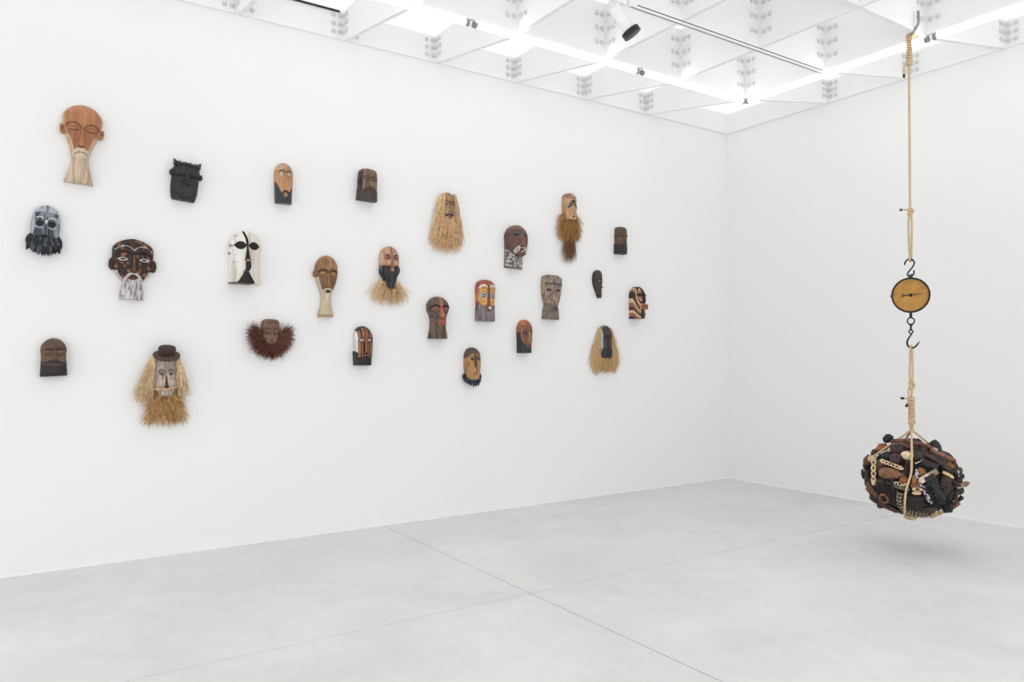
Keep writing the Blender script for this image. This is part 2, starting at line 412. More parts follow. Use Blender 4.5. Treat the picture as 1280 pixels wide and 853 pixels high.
        vt_ = s.P(X, V, s.depth(X, V)+LL)
        f = [(0, 1+k, 1+(k+1) % n) for k in range(n)]
        for r_ in range(rings): f += [(1+r_*n+k, 1+(r_+1)*n+k, 1+(r_+1)*n+(k+1) % n, 1+r_*n+(k+1) % n) for k in range(n)]
        f.append(tuple(1+rings*n+k for k in range(n-1, -1, -1)))
        area_ = 0
        for k in range(n): area_ += pts[k][0]*pts[(k+1) % n][1]-pts[(k+1) % n][0]*pts[k][1]
        if area_ > 0: f = [tuple(reversed(q)) for q in f]
        c = s.paint(X, V, col, rule or ())
        return tag(mesh_obj(name, vt_, f, M[mat or s.mat], parent or s.root, c), label)
    def ell(s, name, cx, cv, rx, rv, col, **k):
        n = 14; return s.patch(name, [(cx+rx*math.cos(2*PI*i/n), cv+rv*math.sin(2*PI*i/n)) for i in range(n)], col, sub=1, **k)
    def lens(s, name, cx, cv, rx, rv, col, **k):
        pts = [(cx+rx*t, cv-rv*(1-t*t)) for t in np.linspace(-1, 1, 9)]+[(cx+rx*t, cv+rv*(1-t*t)) for t in np.linspace(1, -1, 9)[1:-1]]
        return s.patch(name, pts, col, sub=1, **k)
    def stroke(s, name, pts, wd, col, lift=.01, hgt=.03, mat=None, label=None, parent=None, taper=True, sm=True):
        """raised rounded strip following the face along pts"""
        if sm:
            p_ = np.array(pts, float); tt = np.linspace(0, len(p_)-1, 6*(len(p_)-1)+1); out = []
            for t in tt:
                i = min(int(t), len(p_)-2); u = t-i
                a0 = p_[max(i-1, 0)]; a1 = p_[i]; a2 = p_[i+1]; a3 = p_[min(i+2, len(p_)-1)]
                out.append(.5*((2*a1)+(a2-a0)*u+(2*a0-5*a1+4*a2-a3)*u*u+(3*a1-a0-3*a2+a3)*u**3))
            p_ = np.array(out)
        else: p_ = np.array(pts, float)
        q = p_*np.array([1, s.a]); n = len(q)
        tg = np.gradient(q, axis=0); tg /= np.linalg.norm(tg, axis=1)[:, None]+1e-9
        nr = np.stack([-tg[:, 1], tg[:, 0]], -1); K = 7; verts = []
        wdt = np.full(n, wd/2.) if not hasattr(wd, '__len__') else np.interp(np.linspace(0, 1, n), np.linspace(0, 1, len(wd)), wd)/2
        if taper: wdt = wdt*np.clip(np.minimum(np.linspace(0, 1, n), np.linspace(1, 0, n))*6+.25, 0, 1)
        for k in range(K):
            th = PI*k/(K-1); xy = q+nr*(wdt*math.cos(th))[:, None]
            x, v = xy[:, 0], xy[:, 1]/s.a
            verts.append(s.P(x, v, s.depth(x, v)+lift*(.2+.8*math.sin(th))+hgt*math.sin(th)-(.015 if k in (0, K-1) else 0)))
        V = np.stack(verts, 1).reshape(-1, 3)
        f = [(i*K+k, i*K+k+1, (i+1)*K+k+1, (i+1)*K+k) for i in range(n-1) for k in range(K-1)]
        f += [((i+1)*K, i*K, i*K+K-1, (i+1)*K+K-1)[::1] for i in range(n-1)]
        f += [tuple(range(K)), tuple((n-1)*K+k for k in range(K-1, -1, -1))]
        return tag(mesh_obj(name, V, f, M[mat or s.mat], parent or s.root, np.tile(lin(col), (len(V), 1))), label)
    def both(s, fn): fn(1); fn(-1)
    def nose(s, v0, v1, w0, w1, h, col, x=0., h0=.02, pw=1.3, tip=.02, label=None, mat=None, rule=None, name='nose', skew=0., nostril=None):
        n = 16; K = 11; vs_ = []; Xs = []; Vs = []
        for i in range(n):
            t = i/(n-1); v = v0+(v1-v0)*t; wd = w0+(w1-w0)*t**1.6; hh = h0+(h-h0)*t**pw
            if t > .9: hh *= 1-.25*(t-.9)/.1
            for k in range(K):
                th = PI*k/(K-1); xx = x+skew*t-wd*math.cos(th); d0 = float(s.depth(x+skew*t, v))
                de = float(s.depth(xx, v)); dd = min(de, d0)-.02+(d0+.02+hh-min(de, d0))*math.sin(th)**.8
                vv = v+tip*math.sin(th)*t*t
                Xs.append(xx); Vs.append(vv); vs_.append(s.P(xx, vv, dd))
        f = [(i*K+k, (i+1)*K+k, (i+1)*K+k+1, i*K+k+1) for i in range(n-1) for k in range(K-1)]
        f += [tuple((n-1)*K+k for k in range(K)), tuple(range(K-1, -1, -1))]
        c = s.paint(np.array(Xs), np.array(Vs), col, rule or ())
        o = tag(mesh_obj(name, vs_, f, M[mat or s.mat], s.root, c), label)
        if nostril:
            for sg in (-1, 1):
                q = MB(); t_ = .93; v = v0+(v1-v0)*t_+tip
                q.ball(s.P(x+skew+sg*w1*.5, v+.004, float(s.depth(x+skew, v))+h*.45), (s.W*.03, s.W*.035, s.W*.022), lin(nostril), 8, 6)
                q.build('nostril', M[s.mat], o)
        return o
    def ear(s, sg, v0, v1, col, x=1., wd=.12, boxy=False, dep=.25, th=.12):
        q = MB(); vc = (v0+v1)/2; c = s.P(sg*x, vc, dep); ry = wd*s.W/2; rz = (v1-v0)*s.H/2
        if boxy:
            pts = [(-1, .95), (1, 1), (1.05, 0), (.8, -.25), (.85, -.55), (.35, -1), (-1, -.9)]
            vv = [(c[0]+e_*s.W*th, c[1]+sg*ry*a_, c[2]+rz*b_) for e_ in (-1, 1) for a_, b_ in pts]; n = len(pts)
            f = [tuple(range(n)), tuple(range(2*n-1, n-1, -1))]+[(k, (k+1) % n, (k+1) % n+n, k+n) for k in range(n)]
            if sg > 0: f = [tuple(reversed(z)) for z in f]
            q.add(vv, f, lin(col))
            q.ball((c[0]+s.W*th, c[1]+sg*ry*.1, c[2]+rz*.2), (s.W*.02, ry*.45, rz*.5), tuple(v*.6 for v in lin(col)), 8, 6)
        else:
            q.ball(c, (s.W*th, ry, rz), lin(col), 14, 10)
            n = 14; q.tube([(c[0]+s.W*th*.75, c[1]+ry*.62*math.cos(2*PI*k/n), c[2]+rz*.68*math.sin(2*PI*k/n)) for k in range(n+1)], s.W*.016, 6, lin(col), cap=False)
        return q.build('ear', M[s.mat], s.root)
    def locks(s, name, roots, col, col2, L_, wd, seed=1, mat=None, lift=.03, label=None, spread=0.):
        """carved or tufted beard of overlapping locks; roots: (x, v, direction angle, length factor, depth)"""
        rd = random.Random(seed); q = MB()
        for (x, v, ang, lf, dd) in roots:
            ang += rd.uniform(-.12, .12); ll = L_*s.W*lf*rd.uniform(.85, 1.15)
            c = lin(col) if rd.random() < .6 else lin(col2); p0 = Vector(s.P(x, v, dd)); pts = []; rr_ = []
            for k in range(7):
                t = k/6; b_ = .1*math.sin(t*PI)*ll
                pts.append(p0+Vector((b_-.1*ll*t*t, math.sin(ang)*ll*t, -math.cos(ang)*ll*t))); rr_.append(wd*s.W*(.45+.75*math.sin(min(1, t*1.25)*PI*.75))*(1-t**4)+.0005)
            q.tube(pts, rr_, 6, c)
        return q.build(name, M[mat or s.mat], s.root, label=label)
    def fibres(s, name, n, root, L_, col, seed=1, spread=.3, wig=.05, rad=.0011, droop=.4, jit=.12, flat=0., label=None, taper=.5, out=.3, cols=None, segs=7):
        """hanging raffia: root(rd) -> x, v, depth, angle, length factor"""
        rd = random.Random(seed); q = MB()
        for i in range(n):
            x, v, dd, ang, lf = root(rd); ang += rd.gauss(0, spread*.35); ll = L_*s.W*lf*rd.uniform(.7, 1.08)
            c = lin(col if not cols or rd.random() > .35 else rd.choice(cols)); f_ = 1+rd.uniform(-jit, jit)*2; c = tuple(min(1, k*f_*1.12) for k in c)
            p = Vector(s.P(x, v, dd)); pts = []; rr_ = []; a = ang; ph = rd.uniform(0, 6.28); ph2 = rd.uniform(0, 6.28); fr = rd.uniform(3, 7); o_ = rd.uniform(.3, 1)*out
            st = ll/segs
            for k in range(segs+1):
                t = k/segs; pts.append(p.copy()); rr_.append(rad*(1-(1-taper)*t)*(1.2 if k else 1))
                a2 = a*(1-droop*t)+wig*3*math.sin(fr*t*2+ph)
                dx = o_*math.cos(t*2.6)-.1*t; p = p+Vector((dx*st*.8+wig*st*2*math.sin(fr*t*2+ph2), math.sin(a2)*st, -math.cos(a2)*st))
                if p.x < .004: p.x = .004
            q.tube(pts, rr_, 3, c, cap=False)
        return q.build(name, M['fibre'], s.root, label=label, kind='stuff')

BLK = (38, 37, 38); DK = (30, 28, 28)
def arc(cx, cv, rx, rv, a0, a1, n=7): return [(cx+rx*math.cos(math.radians(a0+(a1-a0)*i/(n-1))), cv-rv*math.sin(math.radians(a0+(a1-a0)*i/(n-1)))) for i in range(n)]

# -- 1 large tan head with cream beard
def m_tan_head():
    m_ = Mask('tan_head', 'largest mask, tan bald wooden head with square ears and flared cream beard, upper left',
              [(0, .9), (.1, .93), (.17, 1), (.26, .97), (.36, .84), (.46, .70), (.56, .52), (.66, .42), (.75, .43), (.85, .56), (1, .72)], D=.30, edge=.35, vt=.17, tilt=-3,
              feats=[('B', .42, .335, .34, .045, -.05), ('B', .42, .335, .22, .028, .055), ('B', .5, .275, .3, .015, .02), ('b', 0, .60, .35, .04, .02)], mat='satin')
    m_.relief('face', (178, 120, 68), [('F', lambda X, V: V < .2+.06*np.cos(X*1.5)-.12+0*X, (190, 130, 92)), ('N', 3, .4, .55, (160, 92, 46), .55, 2),
              ('F', lambda X, V: V > .33, (158, 96, 50)), ('N', 5, .7, .6, (184, 118, 66), .5, 5), ('F', lambda X, V: np.abs(X) > m_.width(V)*.93-(V > .4)*.12, (196, 158, 120))], v1=.665)
    m_.relief('beard', (206, 182, 152), [('N', 14, .8, .55, (178, 150, 118), .8, 3)], v0=.60, v1=1, nv=40, vt=0, groove=.03, lift=.012, label='cream carved beard',
              fn=lambda X, V, S_: -.10*np.exp(-((V-.60)/.03)**2))
    m_.both(lambda g_: m_.stroke('eyebrow', [(g_*x, v) for x, v in [(.04, .325), (.2, .278), (.45, .252), (.7, .268), (.86, .315)]], .05, (118, 66, 32), hgt=.035))
    m_.both(lambda g_: m_.lens('eyelid', g_*.43, .325, .27, .032, (170, 104, 54), dome=.035))
    m_.both(lambda g_: m_.stroke('eye_slit', [(g_*.2, .34), (g_*.43, .352), (g_*.66, .338)], .028, (96, 52, 26), hgt=.02, lift=.018))
    m_.nose(.31, .535, .07, .17, .18, (176, 108, 56), nostril=(52, 26, 16))
    m_.relief('moustache', (205, 184, 156), v0=.565, v1=.70, nv=16, nu=24, vt=0, ov=[0, .565, .59, .63, .67, .70], ow=[.1, .16, .34, .44, .38, .2], lift=.035, back=.15, label='cream moustache and chin')
    m_.stroke('mouth', [(-.34, .655), (-.18, .628), (.0, .62), (.18, .628), (.34, .655)], .035, (60, 38, 28), lift=.045, hgt=.012)
    m_.both(lambda g_: m_.ear(g_, .285, .40, (168, 104, 58), x=.95, wd=.125, boxy=True, dep=.10, th=.05))
# -- 2 black and white washed head, carved lock beard
def m_black_white():
    m_ = Mask('black_white', 'black mask brushed with white paint, hollow eyes, dark beard, nearest the left edge',
              [(0, .9), (.2, .88), (.4, .91), (.6, .88), (.68, .8), (1, .7)], D=.36, edge=.4, vt=.3, tilt=-4, mat='satin',
              feats=[('B', .38, .365, .22, .06, -.10), ('B', .42, .48, .26, .06, .05), ('b', 0, .30, .6, .03, .03)])
    m_.relief('face', (62, 68, 80), [('N', 5, 1.2, .5, (150, 158, 172), .7, 3), ('N', 12, 1, .6, (28, 30, 36), .8, 8), ('F', lambda X, V: (V < .14+.05*X**2) | (np.abs(X) > .72-.0*V), (176, 180, 190)),
              ('F', lambda X, V: (np.abs(X) > m_.width(V)*.96) & (V > .02), (60, 62, 70)), ('N', 9, 1.4, .66, (58, 62, 74), .6, 11),
              ('EE', .38, .365, .27, .07, (44, 46, 54)), ('SS', [(.2, .27), (.4, .245), (.6, .27)], .05, (190, 195, 204)), ('SS', [(.2, .45), (.42, .47), (.66, .43)], .05, (165, 170, 182))], v1=.72)
    m_.both(lambda g_: m_.lens('eye', g_*.38, .365, .23, .042, (22, 22, 25), dome=.03, mat='satin', lift=0.0))
    m_.both(lambda g_: m_.stroke('eyelid', arc(g_*.38, .365, .25, .058, 15, 165), .05, (110, 116, 130), hgt=.02))
    m_.nose(.30, .575, .11, .16, .15, (120, 126, 140), rule=[('R', -.04, .09, 0, .36, (225, 226, 230)), ('R', -.05, .05, .4, 1, (48, 52, 62))])
    m_.stroke('mouth', [(-.3, .62), (-.12, .605), (0, .612), (.12, .605), (.3, .62)], .09, (28, 28, 32), hgt=.05, lift=.02)
    rd = random.Random(3); roots = []
    for row in range(4):
        for i in range(15):
            x = -1+2*(i+.5*(row % 2))/14; x = max(-1, min(1, x))
            roots.append((x*.86, .60+.055*row+.05*(1-abs(x))-.02, x*.32, 1.0-.1*row+.2*(1-abs(x)), .34*(1-.55*x*x)+.03*row))
    m_.relief('beard', (26, 27, 31), v0=.62, v1=.93, nv=20, vt=0, ov=[0, .62, .72, .85, .93], ow=[.8, .82, .95, .88, .6], lift=.02, groove=.05)
    m_.locks('beard_locks', roots, (24, 25, 30), (66, 73, 86), .44, .06, 4, label='dark carved beard with blue grey highlights')
# -- 3 dark brown carved with white eyes
def m_brown_carved():
    m_ = Mask('brown_carved', 'broad dark brown mottled mask with white-rimmed slit eyes and straight whitewashed beard',
              [(0, .8), (.1, .93), (.18, 1), (.35, .99), (.5, .92), (.6, .78), (.68, .58), (.72, .44), (.8, .5), (.9, .56), (1, .58)], D=.30, edge=.35, vt=.16, p=1.9, tilt=-1.5,
              feats=[('B', .45, .33, .3, .05, -.05), ('b', 0, .24, .3, .02, .02)])
    mot = [('N', 7, 5, .62, (168, 108, 62), .75, 3), ('N', 11, 9, .66, (60, 58, 62), .6, 7), ('N', 14, 12, .60, (26, 22, 22), .8, 13)]
    m_.relief('face', (62, 44, 36), mot+[('F', lambda X, V: (V > .54) & (np.abs(X) > m_.width(V)*.86), (190, 182, 182)), ('SS', [(.0, .205), (.1, .17), (.3, .135), (.6, .14), (.9, .2)], .018, (200, 196, 196)),
              ('SS', [(.1, .26), (.35, .225), (.7, .25), (.85, .29)], .06, (34, 26, 25))], v1=.76, fn=lambda X, V, S_: .018*(vnoise(X*8, V*m_.a*8, 1, 3)-.5))
    m_.relief('beard', (205, 200, 202), [('N', 16, 3, .56, (140, 128, 132), .85, 3), ('N', 20, 5, .72, (120, 84, 70), .6, 6)], v0=.66, v1=1, nv=36, vt=0, groove=.05, lift=.03, ov=[0, .66, .72, .85, 1], ow=[.3, .36, .44, .55, .59], label='whitewashed beard with carved lines')
    m_.both(lambda g_: m_.stroke('eyebrow', [(g_*.03, .245), (g_*.2, .222), (g_*.5, .195), (g_*.85, .235)], .07, (92, 62, 44), hgt=.06))
    def eye(g_):
        o = m_.lens('eye', g_*.52, .35, .27, .029, (212, 212, 218), dome=.02)
        m_.lens('pupil', g_*.52, .35, .16, .014, (34, 32, 34), lift=.034, dome=.01, parent=o)
    m_.both(eye)
    m_.nose(.28, .56, .07, .15, .16, (72, 50, 40), rule=[('R', -.03, .04, 0, .55, (128, 84, 54))])
    m_.stroke('moustache', [(-.46, .72), (-.36, .66), (-.16, .592), (0, .578), (.16, .592), (.36, .66), (.46, .72)], [.10, .16, .15, .16, .10], (196, 192, 194), hgt=.05, lift=.02, label='whitewashed moustache')
    m_.lens('mouth', 0, .66, .24, .035, (110, 68, 44), dome=.04, label='brown lips', rule=[('R', -1, 1, .652, .664, (40, 26, 22))])
    m_.both(lambda g_: m_.ear(g_, .33, .535, (70, 48, 38), x=1.0, wd=.17, dep=.10, th=.06))
# -- 4 plain brown squat head
def m_squat():
    m_ = Mask('squat', 'squat brown mask with swollen closed lids and dark square beard, lowest at left edge',
              [(0, .8), (.2, .93), (.33, .97), (.42, .93), (.5, .9), (.6, .93), (1, 1)], D=.5, edge=.55, vt=.28, p=2.1, tilt=.5,
              feats=[('B', .48, .365, .32, .045, .07), ('B', .45, .30, .42, .018, -.04), ('B', .5, .45, .35, .03, -.035), ('b', 0, .5, .3, .05, .05), ('b', 0, .2, .5, .1, .02)])
    m_.relief('face', (108, 82, 62), [('N', 2.5, 1.5, .5, (88, 72, 64), .7, 3), ('N', 5, 3, .62, (128, 94, 60), .6, 9), ('EE', .4, .31, .4, .022, (66, 48, 38)), ('F', lambda X, V: V > .60-.05*np.cos(X*3.2)+.04*np.abs(X), (54, 46, 46)), ('F', lambda X, V: (np.abs(X) > m_.width(V)*.95) & (V > .45), (50, 46, 48))], v1=.72)
    m_.relief('beard', (58, 46, 44), [('N', 2, 10, .55, (42, 36, 38), .8, 3), ('F', lambda X, V: np.abs(X) > m_.width(V)*.9, (44, 44, 48)), ('R', -.75, .75, .66, .72, (82, 58, 46))], v0=.62, v1=1, nv=30, vt=0, lift=.035, label='dark square beard',
              fn=lambda X, V, S_: .015*(vnoise(X*2, V*40, 1, 4)-.5)-.03*(np.abs(S_) > .8), bottom=lambda X: -.012*X)
    m_.both(lambda g_: m_.lens('eyelid', g_*.5, .37, .33, .06, (112, 88, 66), dome=.05))
    m_.nose(.36, .545, .1, .17, .10, (106, 80, 60))
    m_.stroke('moustache', [(-.75, .655), (-.5, .60), (-.2, .57), (0, .585), (.2, .565), (.5, .60), (.78, .66)], .085, (98, 92, 96), hgt=.05, lift=.03, label='greyish moustache')
# -- 5 with hat and raffia hair
def m_hat():
    m_ = Mask('hat', 'pale mask in a brown brimmed hat, with long blond hair and bushy straw beard',
              [(0, .9), (.1, .94), (.3, .97), (.8, .97), (.88, .8), (1, .5)], D=.55, edge=.6, vt=.06, p=2.5, tilt=0, feats=[('B', .42, .42, .3, .07, -.05)])
    m_.relief('face', (176, 158, 146), [('N', 6, 2, .6, (196, 182, 172), .6, 3), ('N', 9, 3, .68, (140, 112, 96), .6, 5), ('R', -1, 1, .60, .72, (196, 170, 150))])
    m_.both(lambda g_: m_.stroke('eyebrow', arc(g_*.40, .43, .30, .10, 10, 165), .09, (96, 80, 70), hgt=.03, lift=.01))
    def eye(g_):
        o = m_.lens('eye', g_*.40, .445, .24, .04, (140, 120, 104), dome=.05); m_.ell('pupil', g_*.40, .445, .09, .03, (64, 50, 42), lift=.05, dome=.02, parent=o)
    m_.both(eye)
    m_.nose(.50, .79, .06, .2, .2, (66, 56, 52), label='dark nose')
    q = MB(); c = Vector(m_.P(0, .835, .56)); q.tube([c+Vector((-.03, -.085, .004)), c+Vector((.0, -.05, -.002)), c+Vector((.006, 0, 0)), c+Vector((.0, .05, .006)), c+Vector((-.03, .088, .022))], [.008, .010, .011, .010, .007], 8, lin((205, 158, 122)))
    q.build('mouth_stick', M['wood'], m_.root, label='pale peach stick across the mouth')
    q = MB(); W_ = m_.W
    R_ = Matrix.Translation(m_.P(0, -.02, .47)) @ Matrix.Rotation(math.radians(30), 4, 'Y') @ Matrix.Scale(.72, 4, (1, 0, 0))
    q.lathe([(-.012, .55*W_), (-.008, .585*W_), (.010, .60*W_), (.016, .57*W_), (.018, .42*W_)], 32, lin((88, 66, 60)), R_ @ Matrix.Rotation(-PI/2, 4, 'Y') @ Matrix.Rotation(0, 4, 'X'))
    hb = q.build('hat_brim', M['wood'], m_.root)
    q = MB(); q.lathe([(.0, .36*W_), (.02, .375*W_), (.050, .385*W_), (.060, .36*W_), (.063, .3*W_)], 28, lin((66, 46, 40)), R_ @ Matrix.Translation((0, 0, .012)) @ Matrix.Rotation(-PI/2, 4, 'Y'))
    q.build('hat_crown', M['wood'], m_.root)
    bl = [(225, 200, 165), (200, 165, 115), (235, 220, 195)]
    for g_ in (-1, 1):
        m_.fibres('hair', 420, lambda rd: (g_*(.9+rd.random()*.25), -.02+rd.random()*.15, .1+rd.random()*.45, g_*(.12+rd.random()*.30) if g_ < 0 else .04+rd.random()*.22, 1.0), 2.0 if g_ < 0 else 1.75, (225, 198, 155), seed=3+g_, spread=.2, wig=.06, rad=.0018, droop=.1, cols=bl, label='long blond hair on the side', out=.1)
    m_.fibres('beard', 1500, lambda rd: (lambda u, k: (u*(1.1+.55*k), .82+k*.8-.28*abs(u)**1.5*(1-k)+.05*rd.random(), .08+.42*(1-.6*abs(u))*rd.random()**.6, u*1.0+rd.uniform(-.7, .7), .42))(rd.uniform(-1, 1), rd.random()), 1.0, (204, 158, 92), seed=8, spread=1.4, wig=.13, rad=.0014, droop=.6, out=.5, cols=[(228, 188, 120), (168, 122, 62), (150, 108, 54)], label='bushy golden straw beard')
# -- 6 black face
def m_black():
    m_ = Mask('black', 'matt black square smiling face mask with round ears and a row of spiky carved hair',
              [(0, .8), (.12, .93), (.3, .97), (.6, .97), (.8, .93), (.93, .86), (1, .78)], D=.42, edge=.5, vt=.12, p=2.3, tilt=-5,
              feats=[('B', .42, .34, .3, .04, -.05), ('B', .5, .45, .25, .06, .05), ('b', 0, .75, .5, .12, .05), ('B', .35, .41, .25, .03, .03), ('b', 0, .2, .6, .08, .03)])
    K = (50, 50, 52)
    m_.relief('face', K, fn=lambda X, V, S_: -.10*(((X/.86)**2+((V-.42)/.53)**2) > 1)*(V > .3))
    def hr():
        q = MB()
        for i in range(13):
            x = -.78+1.5*i/12; p0 = Vector(m_.P(x, .03, .28)); q.tube([p0+Vector((-.0, 0, 0)), p0+Vector((-.0, 0, .022+.004*(i % 3)))], [.010, .003], 6, lin((30, 30, 31)))
        q.tube([m_.P(-.7, .045, .26), m_.P(-.35, .01, .3), m_.P(0, .0, .32), m_.P(.35, .01, .3), m_.P(.7, .045, .26)], .014, 8, lin((34, 34, 35)))
        for sg in (-1, 1):
            p0 = Vector(m_.P(sg*.76, .05, .22)); q.tube([p0, p0+Vector((.0, sg*.008, .026)), p0+Vector((.0, sg*.022, .046))], [.022, .015, .002], 8, lin(K))
        q.build('hair', M['satin'], m_.root, label='spiky carved fringe with a point at each end')
    hr()
    m_.both(lambda g_: m_.stroke('eye', [(g_*.2, .365), (g_*.38, .375), (g_*.56, .36)], .05, (24, 24, 25), hgt=.02, lift=.005))
    m_.both(lambda g_: m_.stroke('eyelid', arc(g_*.42, .365, .3, .055, 20, 160),   .06, (60, 60, 62), hgt=.04))
    m_.nose(.26, .45, .09, .17, .16, (60, 60, 62), nostril=(20, 20, 20))
    m_.stroke('mouth', [(-.42, .52), (-.2, .545), (.05, .57), (.32, .565)], .055, (20, 20, 21), hgt=.02, lift=.03)
    m_.stroke('lip', [(-.36, .56), (-.12, .60), (.1, .615), (.3, .60)], .08, (62, 62, 64), hgt=.05, lift=.02)
    m_.both(lambda g_: m_.ear(g_, .18+(.02 if g_ > 0 else 0), .37, K, x=1.02, wd=.17, dep=.2, th=.09))
# -- 7 white
def m_white():
    m_ = Mask('white', 'chalk white block mask with black leaf eyes, black centre stripe and triangular black chin',
              [(0, .93), (.3, .98), (.42, .96), (.6, .93), (.8, .93), (1, .96)], D=.5, edge=.42, vt=.30, p=2, tilt=0, mat='chalk',
              feats=[('b', 0, .5, .35, .5, .03)])
    K = (52, 51, 52)
    m_.relief('face', (236, 232, 226), [('N', 7, .6, .66, (205, 192, 178), .8, 3), ('N', 16, 1.2, .86, (150, 142, 130), .6, 5), ('F', lambda X, V: X > .45, (228, 216, 202)), ('F', lambda X, V: (V > .975) & (X < .4), (120, 108, 96)),
              ('F', lambda X, V: (X < -.5) & (vnoise(X*14, V*22, 1, 8) > .93), (40, 36, 34))], bottom=lambda X: 0*X)
    m_.stroke('forehead_stripe', [(-.22, .02), (-.12, .10), (-.03, .2), (0, .3)], [.13, .16, .17, .14], K, hgt=.02, label='black curved stripe', taper=True)
    def eye(g_): m_.lens('eye', g_*.42+.0, .30, .38, .075, K, dome=.05, lift=.015, label='black leaf-shaped eye', rule=[('S', [(g_*.42-.3, .305), (g_*.42+.3, .305)], .012, (28, 28, 28))])
    m_.both(eye)
    m_.stroke('eye_stripe', [(-.78, .305), (-.98, .315)], .05, K, hgt=.01)
    m_.nose(.30, .535, .05, .15, .16, K, label='black nose', h0=.03)
    m_.patch('nose_band', [(-.15, .545), (.15, .545), (.15, .585), (-.15, .585)], (200, 170, 150), lift=.07, dome=.01, label='pale band under the nose')
    m_.both(lambda g_: m_.ell('nostril', g_*.13, .565, .045, .018, (52, 34, 30), lift=.09, dome=.02))
    m_.patch('mouth', [(-.12, .60), (.18, .60), (.2, .70), (.08, .77), (-.0, .79), (-.24, .80), (-.1, .72)], K, lift=.08, dome=.02, label='black mouth and lips')
    m_.patch('mouth_band', [(-.25, .775), (0, .785), (.05, .80), (-.27, .80)], (110, 72, 54), lift=.085, dome=.02)
    m_.patch('chin', [(-.22, .80), (.06, .80), (.3, .92), (.45, .995), (-.1, .998), (-.6, .985), (-.4, .9)], K, lift=.09, dome=.03, label='black triangular beard', rule=[('N', 14, 1, .6, (84, 78, 72), .5, 3)])
# -- 8 tan with black collar
def m_tan_black():
    m_ = Mask('tan_black', 'narrow smooth tan mask with white eyes, long nose, black moustache and black square base',
              [(0, .93), (.3, 1), (.45, .98), (.7, .93), (1, .88)], D=.62, edge=.45, vt=.25, tilt=0, mat='satin', bulge=1.8,
              feats=[('B', .42, .5, .3, .15, -.04)])
    fc = lambda X, V: V > .47+.39*(1-np.clip(np.abs(X), 0, 1)**1.5)
    m_.relief('face', (192, 138, 86), [('F', lambda X, V: V < .22-.0*X, (194, 150, 118)), ('N', 4, .7, .6, (166, 112, 62), .5, 3), ('F', fc, (50, 50, 52))], fn=lambda X, V, S_: -.05*fc(X, V))
    def eye(g_):
        o = m_.lens('eye', g_*.40, .31, .24, .032, (226, 218, 200), dome=.03, label='white eye'); m_.ell('pupil', g_*.40+.02, .31, .07, .022, (60, 58, 62), lift=.04, dome=.01, parent=o)
    m_.both(eye)
    m_.both(lambda g_: m_.stroke('eyebrow', arc(g_*.40, .30, .34, .085, 5, 175), [.05, .14, .05], (52, 44, 42), hgt=.02, label='black eyebrow'))
    m_.nose(.29, .72, .09, .16, .14, (190, 132, 78), pw=.8)
    m_.stroke('moustache', [(-.36, .80), (-.22, .745), (0, .72), (.22, .745), (.36, .80)], [.08, .2, .2, .2, .08], (38, 38, 42), hgt=.07, lift=.07, label='black moustache')
    m_.patch('mouth', [(-.24, .802), (.24, .802), (.26, .832), (-.26, .832)], (186, 108, 58), lift=.06, dome=.03, label='orange brown lips')
# -- 9 fuzzy
def m_fuzzy():
    m_ = Mask('fuzzy', 'small brown wooden face with closed eyes in a wide bush of reddish brown fibre beard',
              [(0, .88), (.2, .96), (.5, 1), (.75, .95), (.9, .8), (1, .6)], D=.45, edge=.5, vt=.14, p=2.6, tilt=-1,
              feats=[('B', .45, .5, .3, .07, .07), ('B', .45, .40, .4, .025, -.04), ('b', 0, .62, .2, .08, .05), ('b', 0, .22, .7, .03, -.02), ('b', 0, .30, .7, .02, .02)])
    m_.relief('face', (126, 96, 76), [('N', 3, 3, .55, (98, 72, 56), .7, 3), ('EE', .45, .40, .35, .02, (72, 50, 38)), ('EE', .45, .60, .32, .025, (74, 52, 40)), ('S', [(-.7, .2), (0, .16), (.6, .2)], .04, (94, 70, 56))])
    m_.both(lambda g_: m_.lens('eyelid', g_*.48, .50, .32, .085, (124, 96, 76), dome=.05))
    m_.nose(.44, .74, .12, .2, .12, (120, 90, 70))
    m_.lens('mouth', 0, .86, .3, .03, (104, 74, 56), dome=.03)
    def rt(rd):
        a = rd.uniform(-1.95, 1.95); r_ = .78+rd.random()**.8*.95
        return (math.sin(a)*r_*1.05, .64+.40*math.cos(a)*r_, .1+.4*rd.random(), a+rd.uniform(-.9, .9), rd.uniform(.7, 1.25))
    m_.fibres('beard', 2400, rt, .52, (112, 68, 54), seed=4, spread=1.0, wig=.06, rad=.0013, droop=.1, out=.5, cols=[(120, 66, 46), (62, 34, 28), (74, 42, 34), (140, 84, 62)], label='bushy reddish brown fibre beard')
